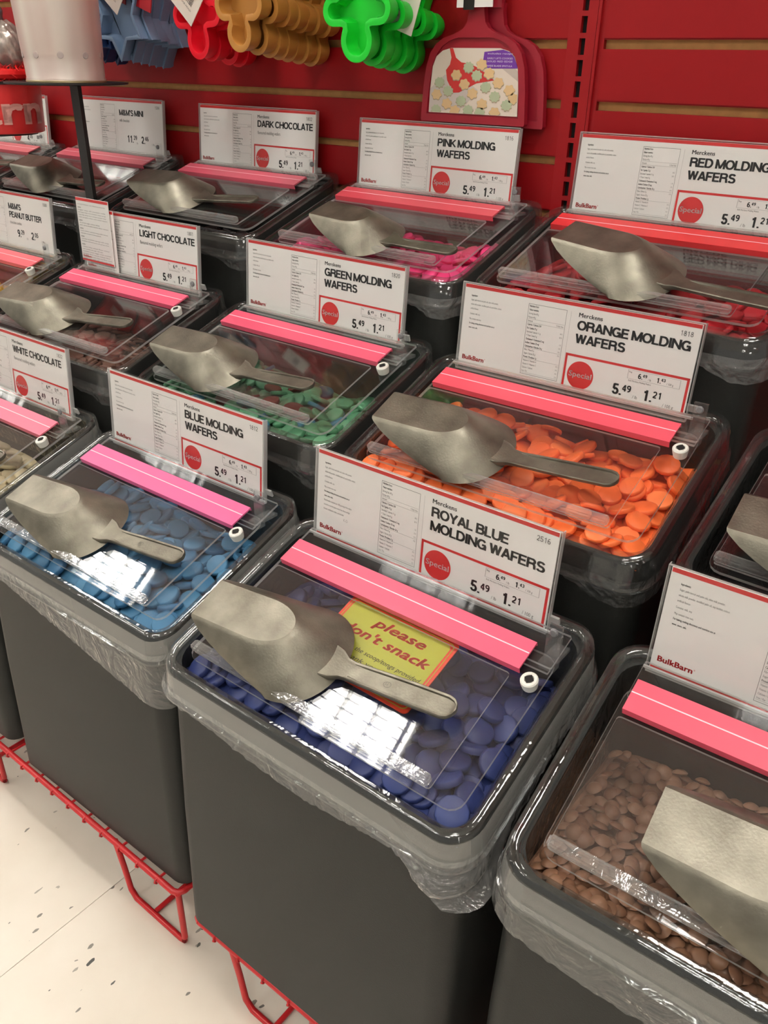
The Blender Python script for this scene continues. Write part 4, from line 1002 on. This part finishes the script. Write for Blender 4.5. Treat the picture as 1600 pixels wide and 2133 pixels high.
# ------------------------------------------------------------------ black pole display with pail and tub at the left
def pail():
    px, py = -2.715, .962
    t = thing('display_pole', 'flat black upright pole with a round tray between the back bins', 'stand', T(px, py, FLOOR))
    zb = FLOOR
    mb = MB().box(-.038, .038, -.012, .012, 0.012, 1.477-zb); link('post', mb.me('post', M_black), t)
    link('foot', MB().box(-.16, .16, -.04, .04, 0, .014).me('foot', M_black), t)
    cx = -2.79-px
    tr = MB(); ring = lambda r, z: [(cx+r*math.cos(2*PI*k/56), r*math.sin(2*PI*k/56), z-zb) for k in range(56)]
    tr.loft([ring(.325, 1.476), ring(.338, 1.480), ring(.338, 1.488), ring(.325, 1.486)], True, 0, True, True); link('tray', auto(tr.me('tray', M_black), 50), t)
    # white pail
    t2 = thing('pail', 'tall pearly white pail standing on the black round tray', 'pail', T(-2.79, py, 1.487))
    m, nt, b = nodes('pearly_white_plastic'); N = nt.nodes.new; L = nt.links.new
    tc = N('ShaderNodeTexCoord'); mp = N('ShaderNodeMapping'); mp.inputs['Scale'].default_value = (7, 7, .35); L(tc.outputs['Object'], mp.inputs[0])
    n = N('ShaderNodeTexNoise'); n.inputs['Scale'].default_value = 2.2; n.inputs['Detail'].default_value = 2; L(mp.outputs[0], n.inputs['Vector'])
    cr = N('ShaderNodeValToRGB'); cr.color_ramp.elements[0].position = .38; cr.color_ramp.elements[0].color = srgb(206, 176, 168); cr.color_ramp.elements[1].position = .6; cr.color_ramp.elements[1].color = srgb(232, 222, 212)
    L(n.outputs['Fac'], cr.inputs[0]); L(cr.outputs[0], b.inputs['Base Color']); b.inputs['Roughness'].default_value = .28; b.inputs['Metallic'].default_value = .15
    pb = MB(); ring = lambda r, z: [(r*math.cos(2*PI*k/64), r*math.sin(2*PI*k/64), z) for k in range(64)]
    prof = [(.208, 0), (.214, .004), (.216, .018), (.213, .024), (.215, .10), (.216, .125), (.218, .13), (.245, .80), (.255, .805), (.255, .83), (.24, .83), (.205, .05)]
    pb.loft([ring(r, z) for r, z in prof], True, 0, True, True)
    link('shell', auto(pb.me('shell', m), 40), t2)
    link('base_rim', MB().loft([ring(.2165, .0), ring(.219, .002), ring(.219, .010), ring(.2165, .012)], True).me('base_rim', mat('pail_rim_metal', srgb(196, 180, 140), rough=.3, metal=.7)), t2)
    dm = mat('pail_dot', srgb(178, 164, 160), rough=.4)
    d = MB(); d.loft([[(r*math.cos(2*PI*k/16), y, r*math.sin(2*PI*k/16)) for k in range(16)] for r, y in ((.017, .004), (.017, -.001), (.014, -.002))], True, 0, False, True)
    dme = d.me('rivet', dm)
    for k in range(10):
        a = 2*PI*k/10+.30
        link('rivet', dme, t2, Matrix.Rotation(a, 4, 'Z') @ T(0, -.2185, .135))
    # red tub to its left, on its own stand
    cx, cy, rt = -3.56, .962, .25
    t3 = thing('display_stand', 'dark stand tray carrying the red tub at the left edge', 'stand', T(cx-.5, cy, FLOOR))
    link('post', MB().box(-.038, .038, .962-cy-.012, .962-cy+.012, .01, 1.178-zb).me('post', M_black), t3)
    link('foot', MB().box(-.16, .16, .962-cy-.04, .962-cy+.04, 0, .014).me('foot', M_black), t3)
    s = MB().box(-.038, .5, -.03, .03, 1.160-zb, 1.176-zb); ring = lambda r, z: [(.5+r*math.cos(2*PI*k/48), r*math.sin(2*PI*k/48), z-zb) for k in range(48)]
    s.loft([ring(.20, 1.176), ring(.20, 1.186)], True, 0, True, True); link('tray', s.me('tray', M_black), t3)
    t4 = thing('tub', 'red round tub with big pale lettering at the left edge', 'tub', T(cx, cy, 1.187))
    s = MB(); ring = lambda r, z: [(r*math.cos(2*PI*k/56), r*math.sin(2*PI*k/56), z) for k in range(56)]
    s.loft([ring(rt*.92, 0), ring(rt*.97, .005), ring(rt*.985, .03), ring(rt*1.04, .275), ring(rt, .275), ring(rt*.9, .02)], True, 0, True, True)
    link('shell', auto(s.me('shell', mat('tub_red', srgb(214, 44, 44), rough=.35)), 45), t4)
    ldm = MB(); ldm.loft([ring(rt*1.03, .275), ring(rt*1.10, .277), ring(rt*1.10, .290), ring(rt*1.06, .293)], True, 0, True, True)
    link('lid', ldm.me('lid', M_black), t4)
    # lettering wrapped round the wall
    lb = MB(); gx0 = -2.2
    def wrap(x, z):
        a = x/rt; rr_ = rt*(.985+.055*(z/.25))+.004
        return (rr_*math.cos(a), rr_*math.sin(a), z)
    end = .55*rt
    text(lb, 'BulkBarn', end-1.15, .06, .16, width=1.15, i=0, bold=.06, fn=wrap)
    link('lettering', lb.me('lettering', mat('tub_letter_pink', srgb(232, 170, 160), rough=.5)), t4)
    # shaggy red trim on the tub lid
    r = random.Random(9); g = MB()
    for k in range(900):
        a = r.uniform(0, 2*PI); rad = rt*.86+r.uniform(-.035, .03); z = r.uniform(.0, .075)
        p = Vector((rad*math.cos(a), rad*math.sin(a), z)); d = Vector((r.uniform(-1, 1), r.uniform(-1, 1), r.uniform(-.3, 1))).normalized()*.04
        q = d.cross(Vector((r.uniform(-1, 1), r.uniform(-1, 1), r.uniform(-1, 1)))).normalized()*.004
        g.add([p-q, p+q, p+d], [(0, 1, 2)], 0)
    g.loft([[((rt*.86+.03*math.cos(b_))*math.cos(a), (rt*.86+.03*math.cos(b_))*math.sin(a), .035+.03*math.sin(b_)) for b_ in [2*PI*j/8 for j in range(8)]] for a in [2*PI*i/40 for i in range(41)]], True)
    o = link('tinsel_garland', g.me('tinsel_garland', mat('tinsel_red', srgb(224, 22, 22), rough=.6))); o.matrix_world = T(cx, cy, 1.187+.293)
    tag(o, 'fluffy bright red garland ring lying on the red tub lid', 'garland'); o['kind'] = 'stuff'
    # clear bags of silvery sweets standing above it
    bm = mat('silver_wrap', srgb(176, 166, 158), rough=.3, metal=.45, noise=.3, nscale=60, bump=.8, bscale=70)
    for k, (dx, dy, z, sx, sz, lab) in enumerate(((-.03, -.06, .13, .10, .11, 'wrinkled silvery bag of sweets lowest on the red tub'), (.10, .07, .20, .10, .13, 'wrinkled silvery bag of sweets right of the pile by the pail'), (-.02, .02, .36, .11, .14, 'wrinkled silvery bag of sweets on top of the pile at left edge'))):
        s = bmesh.new(); bmesh.ops.create_icosphere(s, subdivisions=4, radius=1)
        rr2 = random.Random(k)
        for v in s.verts:
            c = v.co; n_ = .10*math.sin(c.x*9+k)*math.sin(c.z*7)+.07*math.sin(c.y*15+c.z*11+k)
            v.co = Vector((c.x*sx*(1+n_), c.y*sx*.8*(1+n_), c.z*sz*(1+n_*.6)))*U
        me = bpy.data.meshes.new('sweet_bag'); s.to_mesh(me); s.free(); me.materials.append(bm)
        me.polygons.foreach_set('use_smooth', [True]*len(me.polygons))
        o = link('sweet_bag', me); o.matrix_world = T(cx+dx, cy+dy, 1.48+z-.01); tag(o, lab, 'bag', 'silvery sweet bags')
        if k == 2:
            lbm = MB().box(-.05, .05, -.002, .002, -.08, .08); l_ = link('paper_label', lbm.me('paper_label', M_card), o); l_.matrix_local = T(.0, -.115, .05)
pail()
